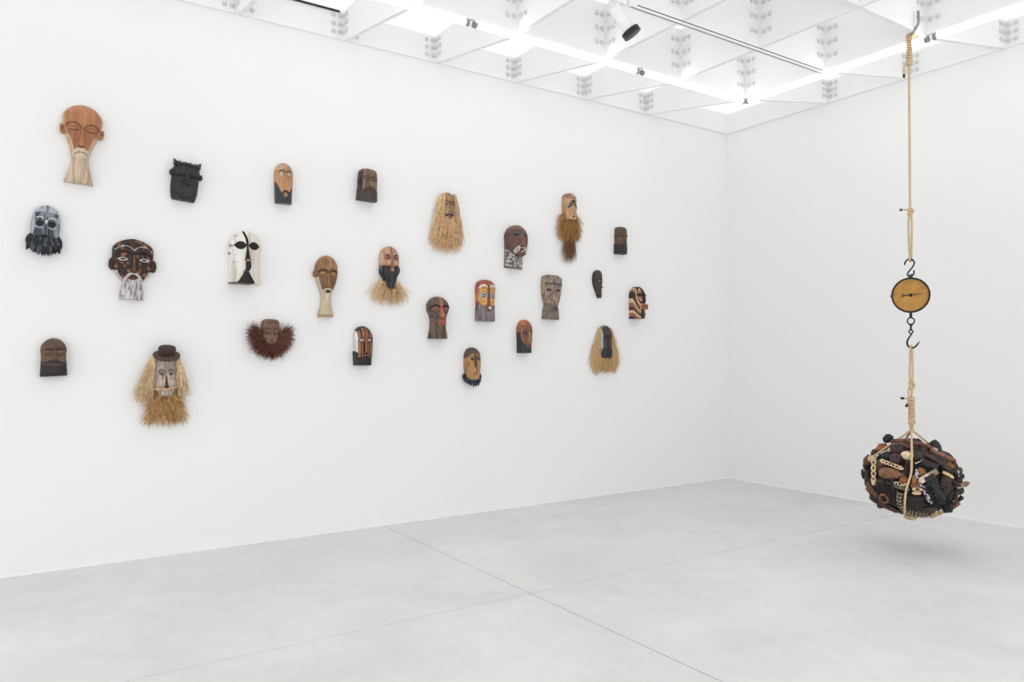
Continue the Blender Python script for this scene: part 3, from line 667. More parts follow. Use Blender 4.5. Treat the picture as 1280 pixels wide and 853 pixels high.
# -- 10 long beard
def m_long_beard():
    m_ = Mask('long_beard', 'slim brown bald mask with a small round ear and long narrow cream beard',
              [(0, .9), (.12, .96), (.22, 1), (.33, .98), (.43, .86), (.52, .68), (.58, .52), (.66, .42), (.75, .44), (.88, .54), (.97, .66), (1, .66)], D=.42, edge=.35, vt=.2, tilt=-1,
              feats=[('B', .42, .31, .3, .035, -.06), ('b', 0, .1, .5, .05, .03)], mat='satin')
    m_.relief('face', (150, 104, 64), [('N', 4, 2, .55, (112, 76, 50), .7, 3), ('N', 7, 2, .66, (186, 136, 84), .6, 5), ('EE', .44, .275, .42, .05, (84, 54, 34)), ('F', lambda X, V: (V > .33) & (V < .6), (116, 78, 48)), ('N', 8, 1.5, .6, (150, 100, 60), .5, 8),
              ('F', lambda X, V: (V > .36) & (X < -m_.width(V)*.84), (200, 180, 152))], v1=.62)
    m_.relief('beard', (205, 188, 160), [('N', 15, .8, .55, (180, 154, 120), .8, 3), ('F', lambda X, V: V > .965, (172, 138, 100))], v0=.58, v1=1, nv=44, vt=0, groove=.03, lift=.012, label='long cream beard', bottom=lambda X: -.0*X)
    def eye(g_):
        m_.stroke('eyebrow', arc(g_*.46, .295, .42, .06, 0, 175), .06, (70, 44, 30), hgt=.03)
        o = m_.lens('eye', g_*.48, .30, .27, .028, (176, 132, 78), dome=.05); m_.stroke('eye_slit', [(g_*.28, .302), (g_*.48, .306), (g_*.68, .302)], .03, (70, 46, 30), lift=.05, hgt=.01, parent=o)
    m_.both(eye)
    m_.nose(.285, .50, .07, .19, .18, (152, 100, 56), nostril=(60, 40, 28))
    m_.stroke('moustache', [(-.45, .60), (-.3, .565), (0, .55), (.3, .565), (.45, .60)], [.08, .14, .14, .14, .08], (214, 200, 178), hgt=.04, lift=.02, label='white moustache')
    m_.lens('mouth', 0, .597, .25, .018, (56, 38, 30), dome=.03, lift=.03)
    m_.ear(-1, .25, .37, (146, 100, 62), x=1.04, wd=.2, dep=.12, th=.07)
    m_.ear(1, .25, .35, (146, 100, 62), x=.93, wd=.10, dep=.08, th=.05)
# -- 11 brown old man
def m_brown_man():
    m_ = Mask('brown_man', 'grey-brown old man mask with high forehead, heavy brow and dark drooping beard',
              [(0, .78), (.2, .88), (.4, .92), (.6, .9), (.7, .96), (1, 1)], D=.62, edge=.5, vt=.12, p=2.8, tilt=-2,
              feats=[('B', .4, .38, .26, .06, -.08), ('B', .4, .29, .3, .03, .04), ('B', .5, .5, .25, .07, .03)])
    m_.relief('face', (142, 116, 94), [('N', 3, 1.5, .5, (104, 82, 68), .7, 3), ('N', 5, 3, .62, (138, 110, 70), .5, 9), ('F', lambda X, V: (X < -.72) & (V > .12) , (66, 60, 62)), ('F', lambda X, V: (V > .72-.08*np.cos(X*2.5)), (76, 64, 60)), ('N', 10, 1.5, .65, (56, 50, 50), .5, 12)])
    m_.both(lambda g_: m_.stroke('eyebrow', arc(g_*.42, .37, .34, .10, 10, 172), .10, (90, 68, 54), hgt=.05))
    def eye(g_):
        o = m_.lens('eye', g_*.42, .38, .2, .03, (96, 84, 88), dome=.05); m_.ell('pupil', g_*.42, .38, .07, .025, (46, 36, 34), lift=.04, dome=.015, parent=o)
    m_.both(eye)
    m_.nose(.34, .575, .1, .2, .2, (130, 104, 78), nostril=(60, 44, 36))
    m_.stroke('moustache', [(-.72, .72), (-.5, .66), (-.22, .63), (0, .64), (.22, .63), (.5, .68), (.72, .76)], [.1, .16, .2, .16, .1], (100, 84, 74), hgt=.05, lift=.02)
    m_.lens('mouth', 0, .668, .22, .014, (60, 46, 40), dome=.03, lift=.06)
    m_.ear(-1, .36, .49, (60, 56, 58), x=.98, wd=.14, dep=.3, th=.14)
# -- 12 striped
def m_striped():
    m_ = Mask('striped', 'black mask with vertical orange brown stripes, pale eyes and a white painted side',
              [(0, .9), (.3, 1), (.6, .97), (1, .88)], D=.72, edge=.5, vt=.28, tilt=0, bulge=2.2, feats=[('B', .42, .36, .2, .05, -.05)])
    O = (178, 108, 56); K = (46, 46, 48)
    st = []
    for x0, x1, va, vb in ((-.72, -.56, .12, .79), (-.44, -.35, .42, .79), (-.36, -.22, .05, .30), (-.14, -.04, .04, .65), (.06, .15, .04, .65), (.22, .28, .1, .66), (.32, .40, .44, .79), (.52, .66, .14, .3), (.56, .7, .42, .79)):
        st.append(('R', x0, x1, va, vb, O))
    m_.relief('face', K, st+[('F', lambda X, V: (X < -.80) & (V > .12) & (V < .62+.35*(X+1)), (226, 226, 226)), ('F', lambda X, V: V > .80, (44, 44, 46)), ('EE', .42, .36, .25, .055, (120, 74, 44))], fn=lambda X, V, S_: .012*(np.sin(X*22)*(V < .8)*(V > .05))-.03*(V > .80)+.02*((V > .8)*(V < .3)))
    def eye(g_):
        o = m_.lens('eye', g_*.42, .36, .2, .028, (226, 218, 204), dome=.04, label='pale eye'); m_.ell('pupil', g_*.42, .36, .05, .018, (90, 60, 40), lift=.05, dome=.01, parent=o)
    m_.both(eye)
    m_.nose(.20, .66, .11, .13, .16, K, pw=.6, h0=.03, rule=[('R', -.11, -.03, 0, 1, O), ('R', .05, .10, 0, 1, O)])
    m_.patch('mouth', [(-.25, .66), (.25, .66), (.27, .74), (.25, .79), (-.25, .79), (-.27, .74)], (48, 40, 36), lift=.08, dome=.03, label='square black mouth', rule=[('F', lambda X, V: np.abs(V-.745) < .008, (150, 90, 46)), ('F', lambda X, V: np.abs(np.abs(X)-.17) < .03, (110, 70, 40))])
# -- 13 blue beard
def m_blue_beard():
    m_ = Mask('blue_beard', 'pinkish mask with brown forehead ridge, thick blue-black beard and raffia tufts below it',
              [(0, .9), (.3, .97), (.5, .95), (.7, .85), (.85, .5), (1, .2)], D=.55, edge=.4, vt=.28, tilt=0, mat='satin', feats=[('B', .42, .30, .24, .06, -.08), ('B', .5, .42, .25, .06, .03)])
    m_.relief('face', (196, 152, 122), [('N', 5, 2, .6, (160, 106, 76), .6, 3), ('S', [(0, 0), (.0, .28)], .06, (128, 66, 50)), ('EE', .44, .29, .30, .075, (116, 66, 46)), ('F', lambda X, V: (np.abs(X) > .62) & (V > .15) & (V < .45), (206, 166, 140)), ('SS', [(.72, .15), (.74, .32), (.6, .45)], .05, (160, 84, 56)), ('F', lambda X, V: V > .50, (150, 84, 56))], v1=.72)
    m_.both(lambda g_: m_.lens('eyelid', g_*.42, .30, .24, .045, (128, 92, 78), dome=.06))
    m_.both(lambda g_: m_.stroke('eye_slit', [(g_*.22, .325), (g_*.42, .335), (g_*.62, .325)], .025, (70, 44, 36), lift=.03, hgt=.01))
    m_.nose(.26, .56, .1, .18, .18, (150, 96, 70), nostril=(60, 34, 26))
    m_.lens('mouth', 0, .61, .18, .02, (214, 190, 160), dome=.04, lift=.05, label='pale teeth')
    roots = []
    for row in range(5):
        for i in range(13):
            x = -1+2*i/12+(.08 if row % 2 else 0)
            if abs(x) > .9 or (row < 2 and abs(x) < .24): continue
            roots.append((x*(1.0-.16*row), .53+.075*row-(.04 if row == 0 else 0)*abs(x), x*(.25-.4*(row/5))*.6, 1.0+.3*(1-abs(x))-.0*row, .42*(1-.6*x*x)+.03))
    m_.relief('beard', (34, 37, 43), v0=.52, v1=.97, nv=26, vt=0, ov=[0, .52, .6, .72, .85, .97], ow=[.8, .86, .96, .9, .55, .12], lift=.05, groove=.05, fn=lambda X, V, S_: -.5*((V < .66) & (np.abs(X) < .24)))
    m_.locks('beard_locks', roots, (32, 35, 41), (66, 77, 92), .40, .075, 5, label='blue black carved beard')
    m_.fibres('raffia', 420, lambda rd: (lambda u: (u*.5-.0, .82+.1*(1-abs(u))*rd.random(), .1+.15*rd.random(), u*.55+(-.15 if u < 0 else .05), .8+.35*rd.random()))(rd.uniform(-1, 1)), 1.25, (226, 190, 140), seed=6, spread=.7, wig=.08, rad=.0016, droop=.3, cols=[(240, 214, 172), (205, 160, 105)], label='pale raffia tuft', out=.15)
# -- 14 raffia hair
def m_raffia():
    m_ = Mask('raffia', 'narrow tan face mask with blue-black moustache inside long pale raffia hair and beard',
              [(0, .9), (.3, 1), (.6, .98), (.85, .85), (1, .6)], D=.62, edge=.4, vt=.25, tilt=-1, feats=[('B', .45, .42, .28, .07, -.06)])
    m_.relief('face', (172, 140, 100), [('N', 6, 3, .6, (132, 104, 76), .6, 3), ('F', lambda X, V: V < .06, (110, 92, 72)), ('SS', [(.8, .1), (.93, .3)], .07, (100, 82, 64))])
    m_.both(lambda g_: m_.stroke('eyebrow', arc(g_*.45, .44, .38, .09, 5, 170), .09, (60, 52, 48), hgt=.04))
    def eye(g_):
        o = m_.lens('eye', g_*.45, .465, .26, .03, (120, 100, 80), dome=.05); m_.ell('pupil', g_*.45, .465, .1, .028, (34, 32, 36), lift=.05, dome=.02, parent=o)
    m_.both(eye)
    m_.nose(.38, .78, .08, .15, .16, (70, 60, 60), label='dark nose ridge', pw=.7, rule=[('F', lambda X, V: X < -.05, (176, 142, 100))])
    m_.both(lambda g_: m_.stroke('moustache', [(g_*.03, .83), (g_*.25, .85), (g_*.5, .87), (g_*.72, .83)], [.2, .26, .24, .1], (36, 40, 60), hgt=.08, lift=.03, label='blue black moustache half'))
    m_.lens('mouth', 0, .94, .3, .03, (128, 74, 62), dome=.05, lift=.03, label='reddish lips')
    bl = [(240, 215, 175), (212, 172, 118), (224, 190, 140)]
    def side(rd):
        g_ = -1 if rd.random() < .55 else 1; t = rd.random()
        return (g_*(.95-.75*t**2+rd.random()*.25), -.06+.20*(1-t)*rd.random(), .1+rd.random()*.5, g_*(.10+rd.random()*.20), .9+.25*rd.random())
    def side2(rd):
        g_ = -1 if rd.random() < .6 else 1
        q_ = rd.random(); return (g_*(.74+q_*.85), .045+.28*q_**2, .15+rd.random()*.45*(1-.5*q_), g_*(.04+rd.random()*.13), .65+.4*rd.random()-.08*q_)
    m_.fibres('hair', 1000, side2, 3.9, (232, 194, 150), seed=2, spread=.12, wig=.035, rad=.0019, droop=-.3, cols=bl, label='long pale raffia hair', out=.04)
    m_.fibres('beard', 800, lambda rd: (lambda u: (u*.95, .93+.10*rd.random()-.1*abs(u), .2+.4*rd.random()*(1-.5*abs(u)), u*.24, .75+.3*rd.random()))(rd.uniform(-1, 1)), 2.5, (232, 192, 146), seed=9, spread=.25, wig=.05, rad=.0018, droop=.1, cols=bl, label='long pale raffia beard', out=.12)
# -- 15 red stripe
def m_red_stripe():
    m_ = Mask('red_stripe', 'round-headed grey-brown mask with orange red forehead stripe, red nose and square red mouth',
              [(0, .95), (.2, 1), (.33, .96), (.42, .8), (.5, .68), (.6, .64), (.75, .68), (.95, .8), (1, .84)], D=.52, edge=.35, vt=.25, tilt=0,
              feats=[('B', .48, .27, .36, .05, -.06), ('b', 0, .62, .3, .05, .04)])
    R_ = (190, 92, 62)
    m_.relief('face', (112, 96, 80), [('N', 10, 10, .6, (84, 70, 58), .7, 3), ('F', lambda X, V: V > .6, (118, 96, 74)), ('F', lambda X, V: (V > .6) & (vnoise(X*9, V*2, 1, 4) > .55), (84, 68, 56)), ('S', [(0, -.02), (0, .42)], .11, R_), ('EE', .5, .30, .38, .03, (140, 84, 66)), ('SS', [(.15, .27), (.3, .225), (.5, .21), (.75, .235), (.9, .29)], .06, (48, 40, 42)), ('SS', [(.2, .36), (.5, .40), (.8, .34)], .06, (76, 68, 62))],
              fn=lambda X, V, S_: .012*(vnoise(X*12, V*m_.a*12, 1, 3)-.5)+.03*(np.sin(X*30)*(V > .66))*.4)
    m_.both(lambda g_: m_.stroke('eyebrow', [(g_*x, v) for x, v in [(.14, .262), (.3, .222), (.5, .205), (.75, .228), (.9, .28)]], .06, (46, 40, 42), hgt=.05))
    m_.both(lambda g_: m_.lens('eye', g_*.5, .275, .3, .032, (120, 84, 84), dome=.05, rule=[('F', lambda X, V: V > .28, (176, 84, 58))]))
    m_.nose(.24, .49, .1, .25, .20, R_, label='orange red nose', nostril=(50, 28, 24))
    q = MB(); c = m_.P(0, .61, .66); hs = (m_.W*.30, m_.W*.30, m_.H*.145)
    q.box((c[0]-.04, c[1], c[2]), (m_.W*.36, hs[1]*.92, hs[2]), lin(R_)); o = q.build('mouth', M['wood'], m_.root, smooth=False, label='square red mouth block')
    q = MB(); xf = c[0]-.04+m_.W*.18+.0005
    for a_, b_ in (((-1, -1), (1, 1)), ((-1, 1), (1, -1)), ((-1, 1), (1, 1)), ((-1, -1), (1, -1)), ((-1, -1), (-1, 1)), ((1, -1), (1, 1))):
        q.tube([(xf, c[1]+a_[0]*hs[1]*.4, c[2]+a_[1]*hs[2]*.42), (xf, c[1]+b_[0]*hs[1]*.4, c[2]+b_[1]*hs[2]*.42)], .0022, 5, lin((96, 44, 34)))
    q.build('carved_cross', M['wood'], o)
# -- 16 yellow red
def m_yellow():
    m_ = Mask('yellow', 'mask painted red and yellow with white brows, ringed eyes, round red mouth and grey beard',
              [(0, .84), (.12, .94), (.2, 1), (.35, .98), (.5, .92), (.65, .92), (1, .96)], D=.46, edge=.45, vt=.16, p=2.4, tilt=-1,
              feats=[('B', .46, .39, .3, .055, .035), ('b', 0, .68, .4, .1, .03)])
    R_ = (168, 78, 62); Y_ = (214, 160, 50); Wh = (226, 222, 216)
    m_.relief('face', R_, [('N', 5, 4, .6, (140, 66, 56), .5, 3), ('F', lambda X, V: (((np.abs(X)-.47)/.50)**2+((V-.40)/.235)**2 < 1) & (V < .63) & (np.abs(X) > .10), Y_), ('R', -.98, -.93, .2, .6, (190, 110, 60)),
              ('EE', .50, .375, .36, .085, R_), ('EE', .50, .38, .31, .062, Wh), ('EE', .50, .385, .26, .045, (92, 84, 84)), ('SS', [(.15, .24), (.4, .205), (.75, .245)], .03, (110, 102, 96)),
              ('SS', [(.12, .45), (.3, .50), (.6, .49), (.85, .44)], .03, (206, 190, 150)), ('F', lambda X, V: V > .62+.05*np.abs(X), (128, 116, 118))], v1=.74)
    m_.relief('beard', (130, 120, 122), [('N', 14, .9, .5, (96, 86, 90), .8, 3), ('N', 20, 1.2, .68, (168, 160, 160), .7, 6)], v0=.60, v1=1, nv=40, vt=0, lift=.03, groove=.04, label='grey carved beard', fn=lambda X, V, S_: -.10*(V < .60+.06*np.exp(-(X/.25)**2)+.0*X)-.10*((V < .66) & (np.abs(np.abs(X)-.45) < .32) & (V < .635)))
    m_.both(lambda g_: m_.stroke('eyebrow', [(g_*.12, .20), (g_*.3, .155), (g_*.55, .15), (g_*.8, .18), (g_*.95, .24)], [.06, .2, .22, .16, .04], Wh, hgt=.04, label='white eyebrow'))
    def eye(g_):
        m_.stroke('eye_ring', arc(g_*.50, .385, .32, .06, 0, 360, 15), .03, Wh, hgt=.02, taper=False, label='white eye ring')
        o = m_.lens('eye', g_*.50, .385, .27, .036, (96, 96, 96), dome=.04, label='grey eye', rule=[('F', lambda X, V: (V > .383) & (V < .40), (200, 204, 204)), ('F', lambda X, V: V > .40, (60, 66, 50))])
    m_.both(eye)
    m_.both(lambda g_: m_.ell('cheek_dot', g_*.52, .535, .07, .022, (176, 110, 44), dome=.015))
    m_.nose(.22, .60, .11, .17, .16, (136, 66, 54), label='red brown nose')
    m_.ell('mouth', .0, .71, .27, .07, (140, 66, 50), dome=.10, lift=.04, label='round red mouth'); m_.ell('tooth', .0, .69, .15, .036, (232, 228, 224), lift=.12, dome=.03, label='white tooth patch')
# -- 17 tan with dark fringe
def m_ochre():
    m_ = Mask('ochre', 'ochre mask with dark brown cap and nose stripe over a short blue-black tufted beard',
              [(0, .9), (.3, 1), (.5, .97), (.7, .86), (.85, .7), (1, .5)], D=.58, edge=.4, vt=.24, p=2.2, tilt=0, feats=[('B', .42, .27, .2, .04, -.05), ('B', .5, .5, .3, .12, .02)])
    Dk = (92, 74, 66)
    m_.relief('face', (180, 134, 76), [('N', 4, 1, .6, (146, 104, 62), .7, 3), ('F', lambda X, V: V < .13+.14*np.abs(X)**1.6, Dk), ('S', [(.02, .1), (.02, .58)], .1, Dk), ('SS', [(.2, .26), (.4, .235), (.65, .26)], .04, (70, 50, 38))], v1=.80)
    m_.both(lambda g_: m_.lens('eye', g_*.42, .30, .2, .025, (44, 34, 30), dome=.04))
    m_.both(lambda g_: m_.stroke('eyebrow', arc(g_*.42, .30, .3, .06, 20, 160), .05, (120, 84, 50), hgt=.03))
    m_.nose(.16, .60, .09, .17, .18, Dk, pw=.8, rule=[('F', lambda X, V: (V > .50) & (np.abs(X) > .08), (184, 138, 82))], label='dark brown nose')
    m_.stroke('moustache', [(-.3, .65), (0, .61), (.3, .65)], .07, (150, 104, 56), hgt=.03)
    m_.lens('mouth', 0, .68, .24, .015, (120, 84, 48), dome=.02)
    roots = []
    for row in range(3):
        for i in range(22):
            a = -1.75+3.5*i/21; r_ = 1-.06*row
            roots.append((math.sin(a)*1.0*r_, .66+.17*math.cos(a*.9)*1.0+.018*row, a*.35, .8+.3*math.cos(a), .12+.36*math.cos(a*.9)**2))
    m_.locks('beard_locks', roots, (34, 38, 44), (60, 70, 84), .28, .05, 7, label='blue black tufted beard')
# -- 18 reddish with white dotted beard
def m_dotted():
    m_ = Mask('dotted', 'dark red-brown egg-shaped mask, white cross at the mouth, white-flecked square beard',
              [(0, .95), (.25, 1), (.4, .98), (.55, .88), (.7, .8), (1, .8)], D=.62, edge=.30, vt=.3, tilt=-2, mat='satin', feats=[('B', .42, .27, .3, .045, -.05), ('b', 0, .6, .3, .1, .10)])
    m_.relief('beard', (196, 188, 180), [('N', 16, 9, .5, (70, 64, 64), .9, 3), ('F', lambda X, V: (V > .97), (110, 92, 76))], v0=.26, v1=1, nv=50, vt=0, lift=-.24, groove=.04, ov=[0, .26, .3, 1], ow=[.9, .98, .95, .92], label='white flecked beard')
    m_.relief('face', (100, 66, 56), [('N', 3, 2, .55, (84, 54, 48), .6, 3), ('F', lambda X, V: V < .12, (122, 86, 70)), ('N', 4, 3, .65, (128, 74, 62), .5, 7), ('EE', .44, .22, .3, .06, (76, 74, 74)), ('EE', .44, .25, .2, .02, (38, 36, 38))], v1=.745,
              ov=[0, .25, .4, .5, .6, .68, .745], ow=[.95, 1, .97, .88, .72, .5, .12], lift=.02)
    m_.both(lambda g_: m_.lens('eye', g_*.44, .235, .27, .045, (78, 80, 80), dome=.05, label='grey eyelid', rule=[('F', lambda X, V: V > .245, (40, 40, 42))]))
    m_.nose(.20, .50, .1, .24, .2, (126, 76, 64), nostril=(50, 30, 28))
    m_.patch('cheek_patch', [(-.66, .62), (-.4, .52), (-.2, .50), (-.22, .58), (-.36, .68), (-.56, .70)], (196, 190, 188), lift=.035, dome=.015, label='white flecked cheek patch', rule=[('N', 20, 12, .6, (110, 90, 90), .8, 3)])
    m_.patch('cheek_patch', [(.66, .62), (.4, .52), (.2, .50), (.22, .58), (.36, .68), (.56, .70)], (196, 190, 188), lift=.035, dome=.015, label='white flecked cheek patch', rule=[('N', 20, 12, .6, (110, 90, 90), .8, 3)])
    m_.ell('mouth', 0, .605, .25, .075, (92, 56, 48), dome=.12, lift=.04, label='protruding mouth')
    for a_, b_ in (((-.17, .55), (.17, .66)), ((.17, .55), (-.17, .66))):
        q = MB(); pts = []
        for t in np.linspace(0, 1, 7):
            x = a_[0]*(1-t)+b_[0]*t; v = a_[1]*(1-t)+b_[1]*t; r2 = (x/.25)**2+((v-.605)/.075)**2
            pts.append(m_.P(x, v, float(m_.depth(x, v))+.05+.125*math.sqrt(max(0, 1-r2))))
        q.tube(pts, .0042, 6, lin((218, 200, 180))); q.build('mouth_stitch', M['satin'], m_.root, label='white crossed stitch')
# -- 19 weathered grey
def m_weathered():
    m_ = Mask('weathered', 'weathered grey-brown mask with gaping open mouth, wedge nose and grey incised lines',
              [(0, .85), (.1, .94), (.25, 1), (.4, .94), (.55, .8), (.66, .66), (.7, .62), (.78, .72), (1, .8)], D=.32, edge=.5, vt=.08, p=2.4, tilt=-2,
              feats=[('B', .45, .37, .3, .05, -.06), ('b', 0, .22, .9, .02, .03)])
    m_.relief('face', (146, 128, 112), [('N', 10, 6, .52, (104, 88, 78), .8, 3), ('N', 14, 3, .66, (186, 170, 150), .7, 6), ('F', lambda X, V: V > .66, (118, 104, 96)), ('N', 16, 5, .6, (150, 136, 124), .6, 9), ('EE', .48, .35, .34, .06, (172, 134, 120)), ('R', -1, 1, .195, .235, (92, 76, 66)), ('R', -.03, .03, .08, .2, (86, 72, 62)), ('F', lambda X, V: X < -.9, (170, 140, 108)), ('EE', .62, .42, .2, .03, (168, 140, 130))],
              fn=lambda X, V, S_: .03*(vnoise(X*9, V*m_.a*7, 1, 3)-.5)+.03*(V < .2), hole=lambda X, V: (X/.38)**2+((V-.765)/.058)**2 < 1)
    m_.both(lambda g_: m_.lens('eye', g_*.48, .345, .27, .025, (60, 64, 62), dome=.04, label='dark grey eye'))
    m_.both(lambda g_: m_.stroke('eyelid', arc(g_*.48, .35, .32, .04, 0, 360, 15), .05, (196, 170, 152), hgt=.02, taper=False))
    m_.nose(.36, .59, .09, .27, .22, (170, 138, 104), rule=[('F', lambda X, V: X > .1, (196, 178, 160)), ('N', 10, 3, .6, (120, 90, 62), .6, 3)])
    m_.stroke('lip', arc(0, .765, .44, .068, 0, 360, 19), .09, (124, 110, 102), hgt=.02, taper=False, label='rim of the open mouth')
# -- 20 orange dark
def m_orange():
    m_ = Mask('orange', 'small smooth mask with orange crown, grey eyes, stick nose and black base',
              [(0, .93), (.3, 1), (.6, .96), (1, .92)], D=.75, edge=.5, vt=.28, tilt=0, mat='satin', bulge=2.0, feats=[('B', .42, .40, .24, .06, -.07)])
    fc = lambda X, V: (((X-.02)/.98)**2+((V-.38)/.45)**2 > 1) & (V > .38)
    m_.relief('face', (118, 74, 50), [('F', lambda X, V: V < .12+.07*vnoise(X*3, V*5, 1, 2), (188, 108, 60)), ('F', lambda X, V: (X < -.78) & (V < .5), (176, 98, 52)), ('N', 4, 2, .6, (96, 58, 42), .6, 3), ('N', 6, 2, .68, (160, 88, 46), .6, 7), ('F', fc, (42, 43, 47))], fn=lambda X, V, S_: -.06*fc(X, V))
    m_.both(lambda g_: m_.ell('eye_socket', g_*.44, .40, .28, .06, (46, 38, 36), dome=.0, lift=.01)); m_.both(lambda g_: m_.ell('eye', g_*.44, .395, .18, .035, (92, 96, 96), dome=.06, lift=.01, label='grey eye'))
    m_.nose(.36, .70, .14, .17, .30, (164, 116, 76), pw=.4, h0=.16, label='light brown stick nose')
    m_.lens('mouth', 0, .775, .25, .03, (134, 70, 48), dome=.05)
# -- 21 raffia beard 
def m_golden():
    m_ = Mask('golden', 'tan mask with slanted black eyes and shaggy golden beard thinning to wisps',
              [(0, .93), (.3, 1), (.7, .97), (1, .85)], D=.75, edge=.45, vt=.2, tilt=0, mat='satin', feats=[('B', .42, .42, .26, .08, -.05)])
    m_.relief('face', (184, 138, 96), [('F', lambda X, V: V < .22+.04*np.abs(X), (142, 102, 76)), ('N', 5, 2, .6, (204, 164, 116), .6, 3)], v1=1)
    m_.both(lambda g_: m_.patch('eye', [(g_*.08, .36), (g_*.3, .34), (g_*.62, .44), (g_*.82, .56), (g_*.72, .60), (g_*.45, .55), (g_*.12, .48)], (84, 80, 78), lift=.02, dome=.04, label='slanted grey black eye'))
    m_.both(lambda g_: [m_.stroke('eyelash', [(g_*(.06+.11*k), .30), (g_*(.10+.11*k), .40)], .035, (40, 36, 36), hgt=.01, lift=.04, sm=False) for k in range(3)])
    m_.stroke('brow_line', [(0, .18), (0, .38)], .07, (58, 44, 40), hgt=.02)
    m_.nose(.38, .78, .08, .18, .2, (190, 138, 84), nostril=(60, 36, 26))
    m_.lens('mouth', 0, .90, .26, .03, (110, 66, 44), dome=.04)
    m_.fibres('beard', 1500, lambda rd: (lambda u, k: (u*(1.15+.25*math.sin(k*PI)), .80+k*.75-.12*abs(u), .1+.55*rd.random()*(1-.6*abs(u)), u*.5+rd.uniform(-.5, .5), 1))(rd.uniform(-1, 1), rd.random()), .85, (186, 138, 66), seed=5, spread=1.1, wig=.12, rad=.0013, droop=.5, out=.3, cols=[(210, 168, 96), (150, 104, 48), (168, 118, 56)], label='shaggy golden fibre beard')
    m_.fibres('beard_tip', 420, lambda rd: (rd.uniform(-.6, .7), 1.3+.35*rd.random(), .1+.3*rd.random(), rd.uniform(-.25, .25), 1), 1.9, (138, 100, 66), seed=7, spread=.3, wig=.06, rad=.001, droop=.4, out=.1, cols=[(110, 78, 54), (160, 120, 80)], label='darker thin wisps')
# -- 22 small dark
def m_small_dark():
    m_ = Mask('small_dark', 'smallest block mask, dark brown face over a blackish base, farthest upper right',
              [(0, .86), (.2, .9), (.5, .92), (.6, .86), (.66, 1), (1, 1)], D=.75, edge=.5, vt=.14, p=2.6, tilt=-1, feats=[('B', .42, .33, .26, .05, .05), ('B', .42, .25, .35, .03, -.03), ('B', .42, .42, .35, .03, -.04)])
    m_.relief('face', (112, 86, 62), [('N', 5, 4, .55, (84, 62, 48), .7, 3), ('F', lambda X, V: V > .64+.05*np.abs(X)-.05*np.exp(-(X/.4)**2), (58, 50, 52)), ('N', 3, 12, .62, (42, 38, 40), .6, 8), ('EE', .42, .36, .32, .06, (86, 62, 46))], fn=lambda X, V, S_: .012*(vnoise(X*6, V*30, 1, 4)-.5))
    m_.both(lambda g_: m_.stroke('eyelid', arc(g_*.42, .34, .24, .05, 0, 360, 13), .06, (120, 90, 64), hgt=.03, taper=False)); m_.both(lambda g_: m_.ell('eye', g_*.42, .34, .12, .025, (128, 100, 72), dome=.05))
    m_.nose(.26, .50, .1, .18, .2, (116, 88, 62))
    m_.stroke('mouth', [(-.4, .58), (0, .55), (.4, .58)], .08, (74, 54, 42), hgt=.04)
# -- 23 leaf shape
def m_leaf():
    q_ = [(0, .3), (.06, .68), (.15, .9), (.3, 1), (.45, .96), (.6, .8), (.75, .56), (.9, .4), (1, .16)]
    m_ = Mask('leaf', 'small blackish brown leaf-shaped mask tapering to a curved point, incised all over',
              q_, D=.48, edge=.3, vt=.06, tilt=0, feats=[('b', -.1, .38, .5, .06, .03)])
    sh = lambda v: .35*sstep(.45, 1., v)-.05
    old = m_.P
    m_.P = lambda x, v, d: old(np.asarray(x)+sh(np.asarray(v)), v, d)
    m_.relief('face', (76, 64, 56), [('N', 12, 9, .55, (48, 42, 40), .9, 3), ('F', lambda X, V: (np.sin(V*m_.a*26) > .75) & (V > .05) & (X > -.7), (96, 84, 72)), ('F', lambda X, V: X > .3, (52, 46, 46))], fn=lambda X, V, S_: .012*np.sin(V*m_.a*26))
    m_.lens('eye', -.12, .385, .36, .022, (150, 122, 94), dome=.05, label='pale slit eye'); m_.stroke('eyebrow', [(-.5, .38), (-.3, .335), (0, .32), (.3, .34)], .09, (60, 50, 46), hgt=.05)
    m_.nose(.30, .46, .1, .16, .14, (60, 52, 48), x=.4)
    m_.ell('mouth', .55, .62, .2, .03, (54, 46, 44), dome=.12, lift=.03, label='small protruding mouth')
